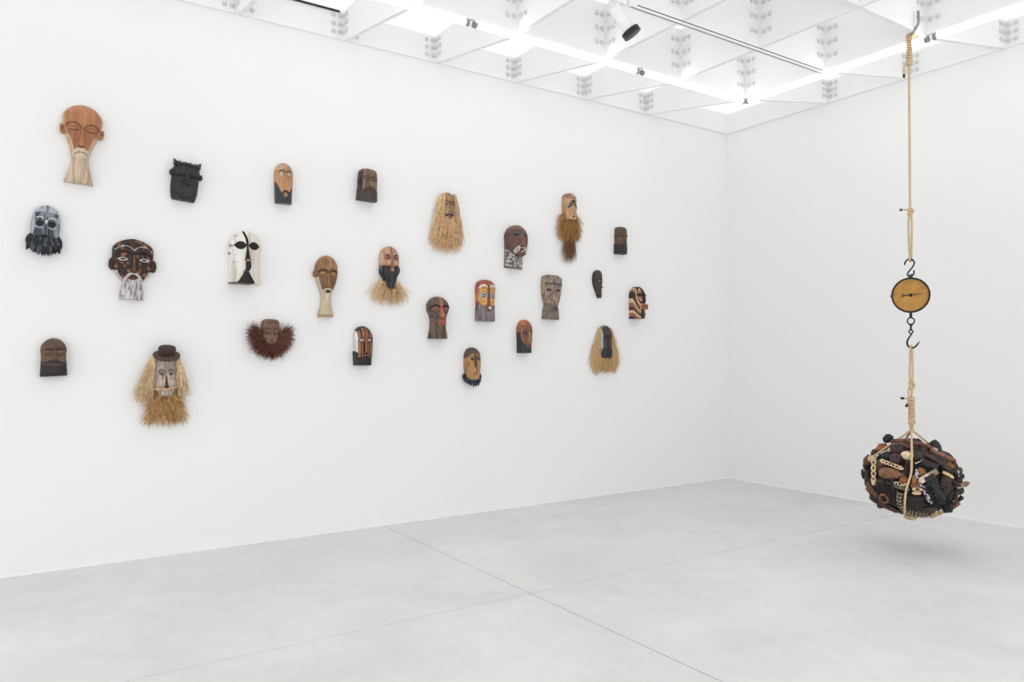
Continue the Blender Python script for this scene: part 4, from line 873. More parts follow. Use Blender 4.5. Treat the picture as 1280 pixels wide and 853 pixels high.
# -- 24 curved stripes
def m_kifwebe():
    m_ = Mask('kifwebe', 'mask striped in curved cream, red-brown and black bands, with black eyes and boxy mouth',
              [(0, .93), (.3, 1), (.6, 1), (1, .96)], D=.80, edge=.45, vt=.28, tilt=0, bulge=2.2, mat='satin', feats=[('b', 0, .45, .3, .4, .06)])
    Cc = (222, 184, 132); R_ = (160, 96, 68); K = (38, 38, 36)
    def ring(X, V): return np.hypot((np.abs(X)-.20)/.95, (V-.27)*m_.a/1.75*.72/1.0)
    rules = []
    def band(a_, b_, c): rules.append(('F', lambda X, V, a_=a_, b_=b_: (ring(X, V) > a_) & (ring(X, V) < b_), c))
    for a_, b_, c in ((0, .3, R_), (.30, .36, Cc), (.36, .52, K), (.52, .60, Cc), (.60, .74, R_), (.74, .86, K), (.86, .94, Cc), (.94, 1.06, R_), (1.06, 1.17, K), (1.17, 1.26, Cc), (1.26, 1.42, R_), (1.42, 3, K)): band(a_, b_, c)
    rules.append(('R', -.3, .3, .74, 1, K))
    m_.relief('face', R_, rules, nv=90, nu=60, fn=lambda X, V, S_: .012*np.cos(ring(X, V)*27))
    m_.both(lambda g_: m_.lens('eye', g_*.46, .27, .36, .058, (34, 36, 36), dome=.07, lift=.03, label='black leaf-shaped eye'))
    m_.nose(.02, .49, .10, .15, .26, K, pw=.9, h0=.05, label='black nose ridge')
    q = MB(); c = m_.P(0, .645, .80); hs = (m_.W*.62, m_.W*.32, m_.H*.15)
    q.box((c[0]+.02, c[1], c[2]), (m_.W*.42, hs[1], hs[2]), lin((158, 92, 66))); o = q.build('mouth', M['wood'], m_.root, smooth=False, label='boxy red brown mouth')
    q = MB(); q.box((c[0]+.02+m_.W*.21, c[1], c[2]), (.003, hs[1]*.98, hs[2]*.12), lin((70, 40, 32))); q.build('mouth_slit', M['wood'], o, smooth=False)
    m_.patch('cheek_panel', [(-.42, .54), (-.18, .54), (-.18, .73), (-.42, .73)], (216, 172, 116), lift=.02, dome=.01, label='cream cheek panel'); m_.patch('cheek_panel', [(.42, .54), (.18, .54), (.18, .73), (.42, .73)], (216, 172, 116), lift=.02, dome=.01, label='cream cheek panel')
# -- 25 dark with raffia
def m_dark_raffia():
    m_ = Mask('dark_raffia', 'maroon-black mask with blue-black beard and straight blond raffia around it, lower right',
              [(0, .9), (.3, 1), (.6, .97), (.8, .9), (1, .85)], D=.62, edge=.4, vt=.25, tilt=0, mat='satin', feats=[('B', .42, .36, .26, .05, -.06), ('B', .45, .55, .25, .12, .02)])
    m_.relief('face', (62, 46, 48), [('N', 7, 1, .6, (84, 52, 46), .7, 3), ('N', 8, 1, .66, (40, 44, 56), .7, 6), ('F', lambda X, V: (X < -.80) & (V > .05), (176, 184, 190)), ('F', lambda X, V: (X < -.6) & (X > -.80), (48, 62, 76)), ('F', lambda X, V: V < .03, (120, 130, 136))], v1=.85)
    m_.both(lambda g_: m_.lens('eye', g_*.42, .37, .24, .035, (28, 28, 32), dome=.04)); m_.both(lambda g_: m_.stroke('eyebrow', arc(g_*.42, .36, .3, .06, 15, 165), .07, (50, 40, 42), hgt=.04))
    m_.nose(.32, .64, .08, .17, .2, (66, 44, 44))
    m_.lens('mouth', 0, .70, .22, .025, (50, 32, 34), dome=.05)
    roots = []
    for row in range(4):
        for i in range(9):
            x = -1+2*i/8; roots.append((x*.9, .70+.05*row+(.03 if abs(x) < .3 else -.02), x*.5, 1.0-.25*(abs(x) < .3), .48*(1-.55*x*x)+.03))
    m_.relief('beard', (30, 33, 41), v0=.70, v1=.97, nv=20, vt=0, ov=[0, .7, .8, .97], ow=[.85, .86, .95, .8], lift=.03, groove=.05)
    m_.locks('beard_locks', roots, (28, 31, 39), (58, 68, 82), .30, .085, 5, label='blue black carved beard')
    bl = [(240, 214, 172), (215, 175, 118), (226, 192, 140)]
    m_.fibres('raffia', 1150, lambda rd: (lambda g_, t: (g_*(.55+.5*rd.random())+.1, .05+.75*t, .05+.3*rd.random(), g_*(.15+.25*rd.random()), 1.05-.35*t))(1 if rd.random() < .5 else -1, rd.random()), 2.35, (228, 194, 142), seed=3, spread=.25, wig=.04, rad=.0015, droop=.0, cols=bl, label='straight blond raffia', out=.03)
    m_.fibres('raffia', 500, lambda rd: (rd.uniform(-.9, .9), .82+.15*rd.random(), .05+.35*rd.random(), rd.uniform(-.4, .5), 1), 1.15, (222, 184, 128), seed=13, spread=.5, wig=.06, rad=.0015, droop=.2, cols=bl, label='straight blond raffia', out=.1)

for fn_ in (m_tan_head, m_black_white, m_brown_carved, m_squat, m_hat, m_black, m_white, m_tan_black, m_fuzzy, m_long_beard, m_brown_man, m_striped, m_blue_beard,
            m_raffia, m_red_stripe, m_yellow, m_ochre, m_dotted, m_weathered, m_orange, m_golden, m_small_dark, m_leaf, m_kifwebe, m_dark_raffia): fn_()

# ---------------------------------------------------------------- hanging scale, ropes and bundle
RB = Vector((.875, .484, 0)); FB = Vector((-.484, .875, 0)); UP = Vector((0, 0, 1)); HX = Vector((3.09, 5.70, 0))
def zz(py): return 1.9601+(369-py)*(.006207 if py < 369 else .00617)
def hp(dx, py, out=0.):
    """point of the hanging line: dx metres to the right, picture height py, out metres towards the room's front"""
    return HX+RB*dx-FB*out+UP*zz(py)
ROT = Matrix((RB, -FB, UP)).transposed().to_4x4()      # local x right, y outwards, z up
def helix(mb, r_, z0, z1, turns, rad, col=(.5,)*3):
    n = int(turns*12); mb.tube([HX+RB*(r_*math.cos(2*PI*k/12))-FB*(r_*math.sin(2*PI*k/12))+UP*(z0+(z1-z0)*k/n) for k in range(n+1)], rad, 6)
def rope(mb, pts, rad=.0085): mb.tube(pts, rad, 9, lobes=3, twist=55.)
def smooth(pts, n=8):
    P_ = [Vector(p) for p in pts]; out = []
    for i in range(len(P_)-1):
        a0, a1, a2, a3 = P_[max(i-1, 0)], P_[i], P_[i+1], P_[min(i+2, len(P_)-1)]
        for k in range(n):
            u = k/n; out.append(.5*((2*a1)+(a2-a0)*u+(2*a0-5*a1+4*a2-a3)*u*u+(3*a1-a0-3*a2+a3)*u**3))
    return out+[P_[-1]]
ur = empty('hemp_rope', HX+UP*zz(200), 'long upper hemp rope from the ceiling beam to the scale, coiled at its top', 'rope')
ur_l = ur.location.copy()
def rel(o, root):
    """shift mesh data into the frame of its root"""
    for v in o.data.vertices: v.co -= root.location
    return o
q = MB(); rope(q, [hp(0, y) for y in np.linspace(78, 264, 120)]); rel(q.build('rope_line', M['rope'], ur), ur)
q = MB(); helix(q, .016, zz(79), zz(44), 11, .0078); q.tube([hp(0, 80), hp(0, 42)], .011, 8); rel(q.build('coil', M['rope'], ur), ur)
q = MB(); pb = Vector((beamX[2], beamY[0], ZB))
for k in range(3):
    o_ = .012*(k-1); rope(q, smooth([hp(.0+o_, 46), hp(.03+o_, 42, .02), pb+Vector((-.05+o_, -.04, .03)), pb+Vector((-.05+o_, .0, .12)), pb+Vector((-.05+o_, .05, .03)), hp(.01+o_, 41, -.02), hp(o_, 46)], 6), .0075)
rel(q.build('beam_loop', M['rope'], ur), ur)
q = MB(); rope(q, smooth([hp(.01, 45, .03), hp(.045, 42, .08), hp(.066, 35, .09), hp(.064, 21, .09)]), .0095); rel(q.build('rope_tail', M['grey'], ur, label='upturned rope tail, coloured grey for shade'), ur)  # hemp end in grey, its shade put into the colour
def knot(y, r_=.017, seed=1, sc=1.):
    q = MB(); pts = []
    for k in range(41):
        t = 2*PI*k/40; rr_ = r_*(.75+.25*math.cos(3*t)); pts.append(HX+RB*(rr_*math.cos(2*t))-FB*(rr_*math.sin(2*t))+UP*(zz(y)+.017*sc*math.sin(3*t)))
    q.tube(pts, .0085, 8, lobes=3, twist=55.); q.ball(hp(0, y), (.012, .012, .016), nu=8, nv=6); return q
rel(knot(78, .018).build('knot', M['rope'], ur), ur); rel(knot(265, .016, sc=1.3).build('knot', M['rope'], ur), ur)
q = MB(); rope(q, smooth([hp(-.01, 79, .01), hp(-.03, 81, .015), hp(-.036, 86, .015), hp(-.036, 93, .015)]), .0075); e1 = rel(q.build('loose_end', M['rope'], ur), ur)
q = MB(); q.tube([hp(-.036, 92.5, .015), hp(-.036, 96.5, .015)], .0095, 10); rel(q.build('tip', M['tape'], e1, label='black taped tip'), ur)
q = MB(); rope(q, smooth([hp(.03, 264, .01), hp(0, 263, .018), hp(-.03, 262.5, .015), hp(-.056, 262.3, .012)]), .007); e1 = rel(q.build('loose_end', M['rope'], ur), ur)
q = MB(); q.tube([hp(-.055, 262.3, .012), hp(-.073, 261.8, .012)], .0095, 10); rel(q.build('tip', M['tape'], e1, label='black taped tip'), ur)
q = MB(); rope(q, smooth([hp(-.006, 266), hp(-.012, 280), hp(-.010, 300), hp(-.006, 318), hp(-.006, 324, .012), hp(-.004, 326.3, .004), hp(.004, 326, -.012), hp(.008, 318, -.008), hp(.010, 300), hp(.012, 280), hp(.006, 266)], 10), .0078); rel(q.build('rope_loop', M['rope'], ur, label='doubled rope loop through the hook'), ur)
# S hook
sh = empty('s_hook', HX+UP*zz(345), 'black iron S-shaped hook joining the rope and the top of the scale', 'hook')
q = MB(); q.tube(smooth([hp(-.040, 331), hp(-.036, 327.5), hp(-.02, 324.6), hp(.0, 324), hp(.018, 325.6), hp(.026, 329), hp(.018, 333), hp(0, 337), hp(-.018, 341), hp(-.020, 344), hp(-.006, 346.2), hp(.012, 345), hp(.022, 342), hp(.024, 338)], 5), .0062, 8)
rel(q.build('hook_rod', M['iron'], sh), sh)
# dial scale
sc_ = empty('hanging_scale', HX+UP*zz(369), 'round hanging dial scale with worn yellow-brown face in black iron ring', 'scale')
M['dial'] = mat_plain('aged_brass_dial', (184, 134, 62), .5, metal=0, var=.22, scale=14, bump=.15)
q = MB(); R0 = .137
def ringpts(r_, o_): return [Vector((r_*math.cos(2*PI*k/48), o_, r_*math.sin(2*PI*k/48))) for k in range(48)]
def revolve(mb, prof):
    v = []; n = 48
    for r_, y_ in prof: v += ringpts(r_, y_)
    m_ = len(prof); f = [(i*n+k, i*n+(k+1) % n, (i+1)*n+(k+1) % n, (i+1)*n+k) for i in range(m_-1) for k in range(n)]
    f += [tuple(range(n-1, -1, -1)), tuple((m_-1)*n+k for k in range(n))]
    mb.add(v, f, mat=ROT)
revolve(q, [(.128, -.045), (.134, -.04), (.134, .0), (.127, .004)]); q.build('case', M['iron'], sc_)
q = MB(); v = []
for r_, y_ in ((.124, -.01), (.124, .018), (.129, .024), (.135, .022), (.137, .012), (.137, -.01)): v += ringpts(r_, y_)
n = 48; f = [(i*n+k, i*n+(k+1) % n, ((i+1) % 6)*n+(k+1) % n, ((i+1) % 6)*n+k) for i in range(6) for k in range(n)]
q.add(v, f, mat=ROT); q.build('rim', M['iron'], sc_)
q = MB(); revolve(q, [(.126, .0), (.126, .009)]); dl = q.build('dial', M['dial'], sc_)
q = MB()
for k in range(60):
    if k % 5 == 0: a = 2*PI*k/60; q.tube([ROT @ Vector((.103*math.cos(a), .0092, .103*math.sin(a))), ROT @ Vector((.112*math.cos(a), .0092, .112*math.sin(a)))], .0011, 4)
q.build('tick_mark', mat_plain('faded_print', (140, 100, 50), .6), dl, kind='stuff')
q = MB(); v = [(-.062, .013, .004), (-.045, .013, -.002), (-.0, .013, -.0045), (.092, .014, .008), (.092, .014, .0095), (0, .013, .0045), (-.045, .013, .004), (-.062, .013, .016), (-.057, .013, .004)]
q.tube([ROT @ Vector(p) for p in ((-.045, .013, -.002), (0, .014, 0), (.092, .014, .010))], [.0032, .003, .0014], 6)
q.tube([ROT @ Vector(p) for p in ((-.045, .013, -.002), (-.054, .013, .008), (-.064, .013, .010))], [.0035, .004, .0018], 6)
q.tube([ROT @ Vector(p) for p in ((-.045, .013, -.002), (-.054, .013, -.010), (-.064, .013, -.014))], [.0035, .004, .0018], 6)
nd = q.build('needle', M['iron'], sc_); q = MB(); q.ball(ROT @ Vector((0, .014, 0)), (.013, .013, .013), nu=12, nv=8); q.build('hub', M['iron'], sc_)
q = MB(); q.ball(ROT @ Vector((-.139, 0, -.004)), (.007, .007, .007), nu=8, nv=6); q.build('adjusting_screw', M['iron'], sc_)
def relp(dx, py, out=0.): return hp(dx, py, out)-sc_.location
q = MB(); q.tube([relp(-.0, 347.5), relp(0, 344.5)], [.014, .010], 8)
q.tube([relp(.009*math.cos(2*PI*k/16), 345.0) + UP*.012*math.sin(2*PI*k/16)*1.0 for k in range(17)], .0045, 6, cap=False); q.build('top_lug', M['iron'], sc_)
q = MB(); q.tube([relp(0, 390.5), relp(0, 397.5)], .0105, 10); q.build('bottom_lug', M['iron'], sc_)
q = MB(); q.tube([relp(.024*math.cos(2*PI*k/20), 401.3)+UP*.026*math.sin(2*PI*k/20) for k in range(21)], .0055, 8, cap=False); q.build('link_ring', M['iron'], sc_)
q = MB(); q.tube([relp(-.013, 406.3), relp(0, 406.3), relp(.013, 406.3)], [.004, .006, .004], 8); q.tube([relp(0, 405.5), relp(0, 412.5)], .0075, 8); q.tube([relp(0, 407), relp(0, 408)], .010, 8); q.tube([relp(0, 411), relp(0, 412.6)], .010, 8)
q.build('swivel', M['iron'], sc_)
q = MB(); q.tube([relp(.014*math.cos(2*PI*k/16), 414.8)+UP*.013*math.sin(2*PI*k/16) for k in range(17)], .005, 8, cap=False)
hk = smooth([relp(.006, 417), relp(-.006, 420), relp(-.022, 425), relp(-.027, 429), relp(-.018, 433), relp(.004, 435), relp(.026, 434), relp(.044, 430.5), relp(.063, 426.3)], 5)
q.tube(hk, [.0055+.002*math.sin(PI*i/(len(hk)-1)) if i < len(hk)-4 else .0055*(len(hk)-1-i)/4+.0005 for i in range(len(hk))], 8); q.build('hook', M['iron'], sc_)
# lower rope with sling
lr = empty('hemp_rope', HX+UP*zz(500), 'short lower hemp rope with wound knot and sling legs around the bundle', 'rope')
q = MB(); rope(q, smooth([hp(-.006, 482), hp(-.011, 468), hp(-.008, 450), hp(-.005, 438), hp(-.003, 432.8, .008), hp(.004, 432.8, -.008), hp(.008, 438), hp(.010, 450), hp(.010, 468), hp(.006, 482)], 10), .0078); rel(q.build('rope_loop', M['rope'], lr, label='doubled rope loop over the hook'), lr)
rel(knot(482, .019, sc=1.5).build('knot', M['rope'], lr), lr)
q = MB(); rope(q, smooth([hp(.002, 483), hp(.004, 490), hp(.002, 497)], 6), .008); rope(q, smooth([hp(-.012, 483, .01), hp(-.020, 489, .012), hp(-.018, 497, .012), hp(-.024, 503, .012), hp(-.03, 505.5, .012)], 6), .0075); e1 = rel(q.build('loose_end', M['rope'], lr), lr)
q = MB(); q.tube([hp(-.029, 505, .012), hp(-.037, 509, .012)], .0095, 10); rel(q.build('tip', M['tape'], e1, label='black taped tip'), lr)
q = MB(); rope(q, smooth([hp(.02, 497.3, .012), hp(0, 497.5, .02), hp(-.03, 498, .015), hp(-.05, 498, .012)], 6), .0065); e1 = rel(q.build('loose_end', M['rope'], lr), lr)
q = MB(); q.tube([hp(-.049, 498, .012), hp(-.076, 498.2, .012)], .009, 10); rel(q.build('tip', M['tape'], e1, label='black taped tip'), lr)
q = MB(); helix(q, .018, zz(526), zz(497), 9, .0088); q.tube([hp(0, 497), hp(0, 528)], .012, 8); rel(q.build('coil', M['rope'], lr), lr)
rel(knot(526.5, .020, sc=1.2).build('knot', M['rope'], lr), lr)
q = MB()
for k in range(4):
    a = k*PI/2+.6; rope(q, [hp(.012*math.cos(a), 528, .012*math.sin(a)), hp(.011*math.cos(a), 533, .011*math.sin(a)), hp(.010*math.cos(a+.4), 537.5, .010*math.sin(a+.4))], .008)
rel(q.build('rope_neck', M['rope'], lr), lr)
# ball geometry (centre, half axes)
BA, BC, BD = .335, .288, .32
BCZ = zz(595.0); BCX = .0115
CB = HX+RB*BCX+UP*BCZ
def on_ball(dx, dz, k=1.):
    """dx, dz in metres right / up from the centre, returns local point on the front of the bundle"""
    q_ = 1-(dx/BA)**2-(dz/BC)**2
    if q_ < 0.02:
        s_ = math.sqrt(.98/((dx/BA)**2+(dz/BC)**2)); dx2, dz2 = dx*s_, dz*s_; q_ = .02
        return Vector((dx, BD*math.sqrt(q_)*k, dz))
    return Vector((dx, BD*math.sqrt(q_)*k, dz))*1.0
def bl(v): return CB+RB*v.x-FB*v.y+UP*v.z
def bpx(px, py): return (px-1140)/180.6+.0-BCX+.0, zz(py)-BCZ
apex = lambda: hp(0, 537.0)
legs = {'front': [(1139.8, 545, .2), (1140, 556, .29), (1139.8, 570, .34), (1139.2, 582, .365), (1136.5, 592, .375), (1133.2, 603, .375), (1131.6, 615, .365), (1131, 630, .31), (1131, 638, .2), (1133, 641, .1), (1138, 642, 0)],
        'left': [(1120, 551, .06), (1105, 561.5, .10), (1091, 572, .13), (1090, 580, .06), (1090, 595, -.04), (1092, 612, -.1), (1102, 626, -.1), (1117, 636, -.06), (1138, 642, 0)],
        'right': [(1155, 549, -.02), (1168, 559.5, -.03), (1176, 566, -.05), (1186, 582, -.12), (1188, 600, -.15), (1180, 620, -.15), (1162, 635, -.08), (1138, 642, 0)],
        'back': [(1136, 545, -.10), (1133, 552, -.22), (1131, 570, -.33), (1131, 600, -.37), (1133, 626, -.28), (1136, 638, -.14), (1138, 642, 0)]}
for nm, pts in legs.items():
    q = MB(); rope(q, smooth([hp(0, 537, .008)]+[hp((x-1140)/180.6, y, o_) for x, y, o_ in pts], 10), .0078); rel(q.build('sling_leg', M['rope'], lr), lr)

BU = empty('carving_bundle', CB, 'large hanging ball of packed small dark and pale wood carvings tied with rope', 'sculpture')
rd = random.Random(11)
def place(dx, dz, ang, tilt=0, sink=0., nrm=None, p=None):
    if p is None: p = on_ball(dx, dz)
    n_ = Vector((p.x/BA**2, p.y/BD**2, p.z/BC**2)).normalized() if nrm is None else nrm
    n_ = (n_*.75+Vector((0, .25, 0))).normalized() if p.y > 0 else n_
    e = Vector((math.cos(ang), 0, math.sin(ang))); e = (e-n_*e.dot(n_))
    if e.length < .15: e = n_.orthogonal()
    e.normalize(); t = n_.cross(e)
    m3 = Matrix((e, t, n_)).transposed().to_4x4(); m3.translation = p-n_*sink
    if tilt: m3 = m3 @ Matrix.Rotation(tilt, 4, 'Y')
    W3 = Matrix((RB, -FB, UP)).transposed().to_4x4()
    return W3 @ m3
def shade(c, k): return tuple(v*k for v in c)
def it_lump(q, L, w, c, s):
    q.ball((0, 0, 0), (L/2, w/2, w*.45), c, 14, 10, bump=.35, seed=s)
    q.ball((L*.1, 0, w*.34), (L*.1, w*.12, w*.12), shade(c, 1.15), 8, 6)
    for g_ in (-1, 1): q.ball((L*.2, g_*w*.2, w*.33), (L*.05, w*.09, w*.08), shade(c, .45), 6, 4)
def it_head(q, L, w, c, s):
    q.ball((0, 0, 0), (L*.5, w*.48, w*.45), c, 16, 12, bump=.12, seed=s)
    q.ball((-L*.02, 0, w*.42), (L*.16, w*.08, w*.1), shade(c, 1.1), 8, 6)
    for g_ in (-1, 1):
        q.ball((L*.1, g_*w*.2, w*.37), (L*.05, w*.12, w*.06), shade(c, .5), 8, 6); q.ball((0, g_*w*.48, 0), (L*.12, w*.05, w*.1), c, 8, 6)
    q.ball((-L*.25, 0, w*.33), (L*.04, w*.16, w*.06), shade(c, .5), 8, 6)
def it_figure(q, L, w, c, s):
    q.lathe([(-L*.5, w*.30), (-L*.42, w*.36), (-L*.38, w*.2), (-L*.2, w*.24), (-L*.12, w*.33), (0, w*.26), (L*.12, w*.36), (L*.18, w*.30), (L*.21, w*.13), (L*.25, w*.13)], 12, c)
    q.ball((L*.37, 0, 0), (L*.14, w*.24, w*.26), c, 12, 8, bump=.1, seed=s); q.ball((L*.36, 0, w*.25), (L*.04, w*.05, w*.07), c, 6, 4)
    for g_ in (-1, 1):
        q.tube([(L*.15, g_*w*.34, 0), (L*.02, g_*w*.46, w*.05), (-L*.06, g_*w*.25, w*.3)], [w*.09, w*.08, w*.07], 7, c)
        q.tube([(-L*.14, g_*w*.2, w*.05), (-L*.30, g_*w*.22, w*.16), (-L*.46, g_*w*.2, w*.05)], [w*.13, w*.11, w*.1], 7, c)
def it_bowl(q, L, w, c, s):
    n = 16; v = []; prof = [(0.02, -.45), (.55, -.42), (.85, -.2), (1, .1), (.9, .12), (.75, -.12), (.45, -.28), (.02, -.32)]
    for r_, z in prof: v += [(L/2*r_*math.cos(2*PI*k/n), w/2*r_*math.sin(2*PI*k/n), z*w*.6) for k in range(n)]
    q.add(v, [(i*n+k, i*n+(k+1) % n, (i+1)*n+(k+1) % n, (i+1)*n+k) for i in range(len(prof)-1) for k in range(n)], c)
def it_dome(q, L, w, c, s):
    n = 16; v = []
    prof = [(1, -.3), (1.02, -.15), (.92, .1), (.65, .35), (.3, .47), (.02, .5)]
    for r_, z in prof: v += [(L/2*r_*math.cos(2*PI*k/n), w/2*r_*math.sin(2*PI*k/n), z*w*.6) for k in range(n)]
    q.add(v, [(i*n+k, i*n+(k+1) % n, (i+1)*n+(k+1) % n, (i+1)*n+k) for i in range(len(prof)-1) for k in range(n)], c)
def it_stick(q, L, w, c, s):
    b_ = L*.04*math.sin(s); q.tube([(-L/2, 0, 0), (-L*.3, b_, w*.1), (0, b_*1.5, w*.2), (L*.3, b_, 0), (L*.5, 0, 0)], [w*.35, w*.48, w*.42, w*.5, w*.2], 8, c)
    q.tube([(L*.05, b_*1.4, w*.16), (L*.09, b_*1.4, w*.16)], w*.56, 8, shade(c, .8))
def it_plank(q, L, w, c, s):
    q.box((0, 0, 0), (L, w, w*.35), c); q.box((L*.1, 0, w*.2), (L*.5, w*.5, w*.1), shade(c, 1.15)); q.box((-L*.3, 0, w*.2), (L*.08, w*.8, w*.1), shade(c, .7))
def it_comb(q, L, w, c, s):
    q.box((L*.25, 0, 0), (L*.5, w, w*.18), c); q.ball((L*.52, 0, 0), (w*.28, w*.3, w*.2), c, 10, 6); n = 6
    for k in range(n): y = -w*.45+w*.9*k/(n-1); q.tube([(L*.02, y, 0), (-L*.5, y*.9, 0)], [w*.06, w*.03], 5, c)
def it_horn(q, L, w, c, s):
    pts = [(L*.55*math.cos(a)-.0, L*.55*math.sin(a)-L*.25, 0) for a in np.linspace(.25, 2.8, 10)]; q.tube(pts, [w*.5*(1-.07*k) for k in range(10)], 9, c)
def it_bone(q, L, w, c, s):
    n = max(3, int(L/w*1.3))
    for k in range(n):
        x = -L/2+L*(k+.5)/n; q.tube([(x+w*.42*math.cos(2*PI*j/10), w*.36*math.sin(2*PI*j/10), 0) for j in range(11)], w*.15, 6, c, cap=False)
    q.ball((-L/2, 0, 0), (w*.35, w*.45, w*.3), c, 8, 6); q.ball((L/2, 0, 0), (w*.5, w*.35, w*.3), c, 8, 6, bump=.2)
def it_drum(q, L, w, c, s):
    q.lathe([(-L/2, w*.44), (-L*.47, w*.5), (-L*.4, w*.5), (-L*.38, w*.42), (0, w*.38), (L*.38, w*.42), (L*.4, w*.5), (L*.47, w*.5), (L/2, w*.44)], 18, c)
    for k in range(9): a = 2*PI*k/9; q.tube([(-L*.38, w*.43*math.cos(a), w*.43*math.sin(a)), (L*.38, w*.43*math.cos(a+.3), w*.43*math.sin(a+.3))], w*.02, 4, shade(c, 1.6))
def it_box(q, L, w, c, s):
    q.box((0, 0, 0), (L, w, w*.6), c)
    for k in range(5): q.box((-L*.4+L*.2*k, 0, w*.3), (L*.05, w*.96, w*.05), shade(c, .6))
    for g_ in (-1, 1): q.box((0, g_*w*.47, w*.31), (L, w*.06, w*.07), shade(c, 1.2))
def it_lattice(q, L, w, c, s):
    q.box((0, 0, -w*.04), (L, w, w*.06), shade(c, .4)); n = 8
    for k in range(n+1): q.box((-L/2+L*k/n, 0, 0), (L*.028, w, w*.06), c)
    for k in range(7): q.box((0, -w/2+w*k/6, w*.015), (L, w*.035, w*.05), shade(c, 1.15))
def it_pot(q, L, w, c, s):
    q.lathe([(-L*.5, w*.25), (-L*.48, w*.36), (-L*.3, w*.5), (0, w*.52), (L*.25, w*.38), (L*.36, w*.22), (L*.45, w*.22), (L*.5, w*.28)], 16, c)
def it_spoon(q, L, w, c, s):
    q.ball((L*.32, 0, 0), (L*.18, w*.5, w*.18), c, 12, 8); q.ball((L*.32, 0, w*.12), (L*.13, w*.36, w*.08), shade(c, .6), 10, 6); q.tube([(L*.18, 0, 0), (-.1*L, 0, w*.1), (-L*.5, 0, 0)], [w*.12, w*.12, w*.2], 7, c)
def it_ring(q, L, w, c, s):
    q.tube([(L*.45*math.cos(2*PI*k/18), w*.45*math.sin(2*PI*k/18), 0) for k in range(19)], w*.11, 8, c, cap=False)
def it_cup(q, L, w, c, s):
    n = 14; prof = [(-L*.5, .02), (-L*.5, w*.36), (L*.45, w*.48), (L*.5, w*.46), (L*.5, w*.33), (L*.2, w*.3), (L*.2, .001)]
    v = [(x, r_*math.cos(2*PI*k/n), r_*math.sin(2*PI*k/n)) for x, r_ in prof for k in range(n)]
    cc = np.array([c]*(5*n)+[shade(c, .3)]*(2*n)); q.add(v, [(i*n+k, (i+1)*n+k, (i+1)*n+(k+1) % n, i*n+(k+1) % n) for i in range(len(prof)-1) for k in range(n)], cc)
def it_mask(q, L, w, c, s):
    q.ball((0, 0, 0), (L*.5, w*.5, w*.22), c, 18, 10); q.tube([(L*.2, 0, w*.18), (-L*.12, 0, w*.28)], [w*.05, w*.1], 6, shade(c, 1.1))
    for g_ in (-1, 1): q.ball((L*.12, g_*w*.22, w*.19), (L*.05, w*.12, w*.03), shade(c, .35), 8, 4)
    q.ball((-L*.27, 0, w*.18), (L*.04, w*.15, w*.03), shade(c, .35), 8, 4); q.tube([(L*.3, -w*.3, w*.1), (L*.36, 0, w*.16), (L*.3, w*.3, w*.1)], w*.04, 6, shade(c, .8))
def it_wedge(q, L, w, c, s):
    v = [(-L/2, -w/2, -w*.2), (L/2, -w*.1, -w*.2), (L/2, w*.1, -w*.2), (-L/2, w/2, -w*.2), (-L/2, -w*.4, w*.2), (L*.45, -w*.05, w*.1), (L*.45, w*.05, w*.1), (-L/2, w*.4, w*.2)]
    q.add(v, [(3, 2, 1, 0), (4, 5, 6, 7), (0, 1, 5, 4), (1, 2, 6, 5), (2, 3, 7, 6), (3, 0, 4, 7)], c); q.ball((-L*.25, 0, w*.2), (w*.12,)*3, shade(c, .7), 8, 6)
IT = dict(lump=(it_lump, 'carved_lump'), head=(it_head, 'carved_head'), figure=(it_figure, 'carved_figure'), bowl=(it_bowl, 'wooden_bowl'), dome=(it_dome, 'upturned_bowl'), stick=(it_stick, 'carved_stick'),
          plank=(it_plank, 'carved_board'), comb=(it_comb, 'comb'), horn=(it_horn, 'horn'), bone=(it_bone, 'openwork_carving'), drum=(it_drum, 'drum'), box=(it_box, 'carved_box'), lattice=(it_lattice, 'lattice_panel'),
          pot=(it_pot, 'pot'), spoon=(it_spoon, 'spoon'), ring=(it_ring, 'bangle'), cup=(it_cup, 'cup'), mask=(it_mask, 'small_mask'), wedge=(it_wedge, 'wedge_carving'))
def item(kind, px, py, L, w, ang, col, out=0., label=None, seed=None):
    dx, dz = bpx(px, py); fn, nm = IT[kind]; sd = seed or rd.random()*50
    q = MB(); L_, w_ = L/172, w/168
    q_ = place(dx, dz, math.radians(ang), sink=-out); fn(q, L_, w_, lin(col), sd)
    q2 = MB(); q2.add(q.v, q.f, np.array(q.c), q_); return q2.build(nm, M['item'], BU, label=label)
BR = (76, 52, 40); RBR = (106, 66, 48); OR = (148, 88, 44); BK = (36, 35, 36); CR = (228, 200, 160); PB = (66, 46, 45); TN = (132, 92, 54)
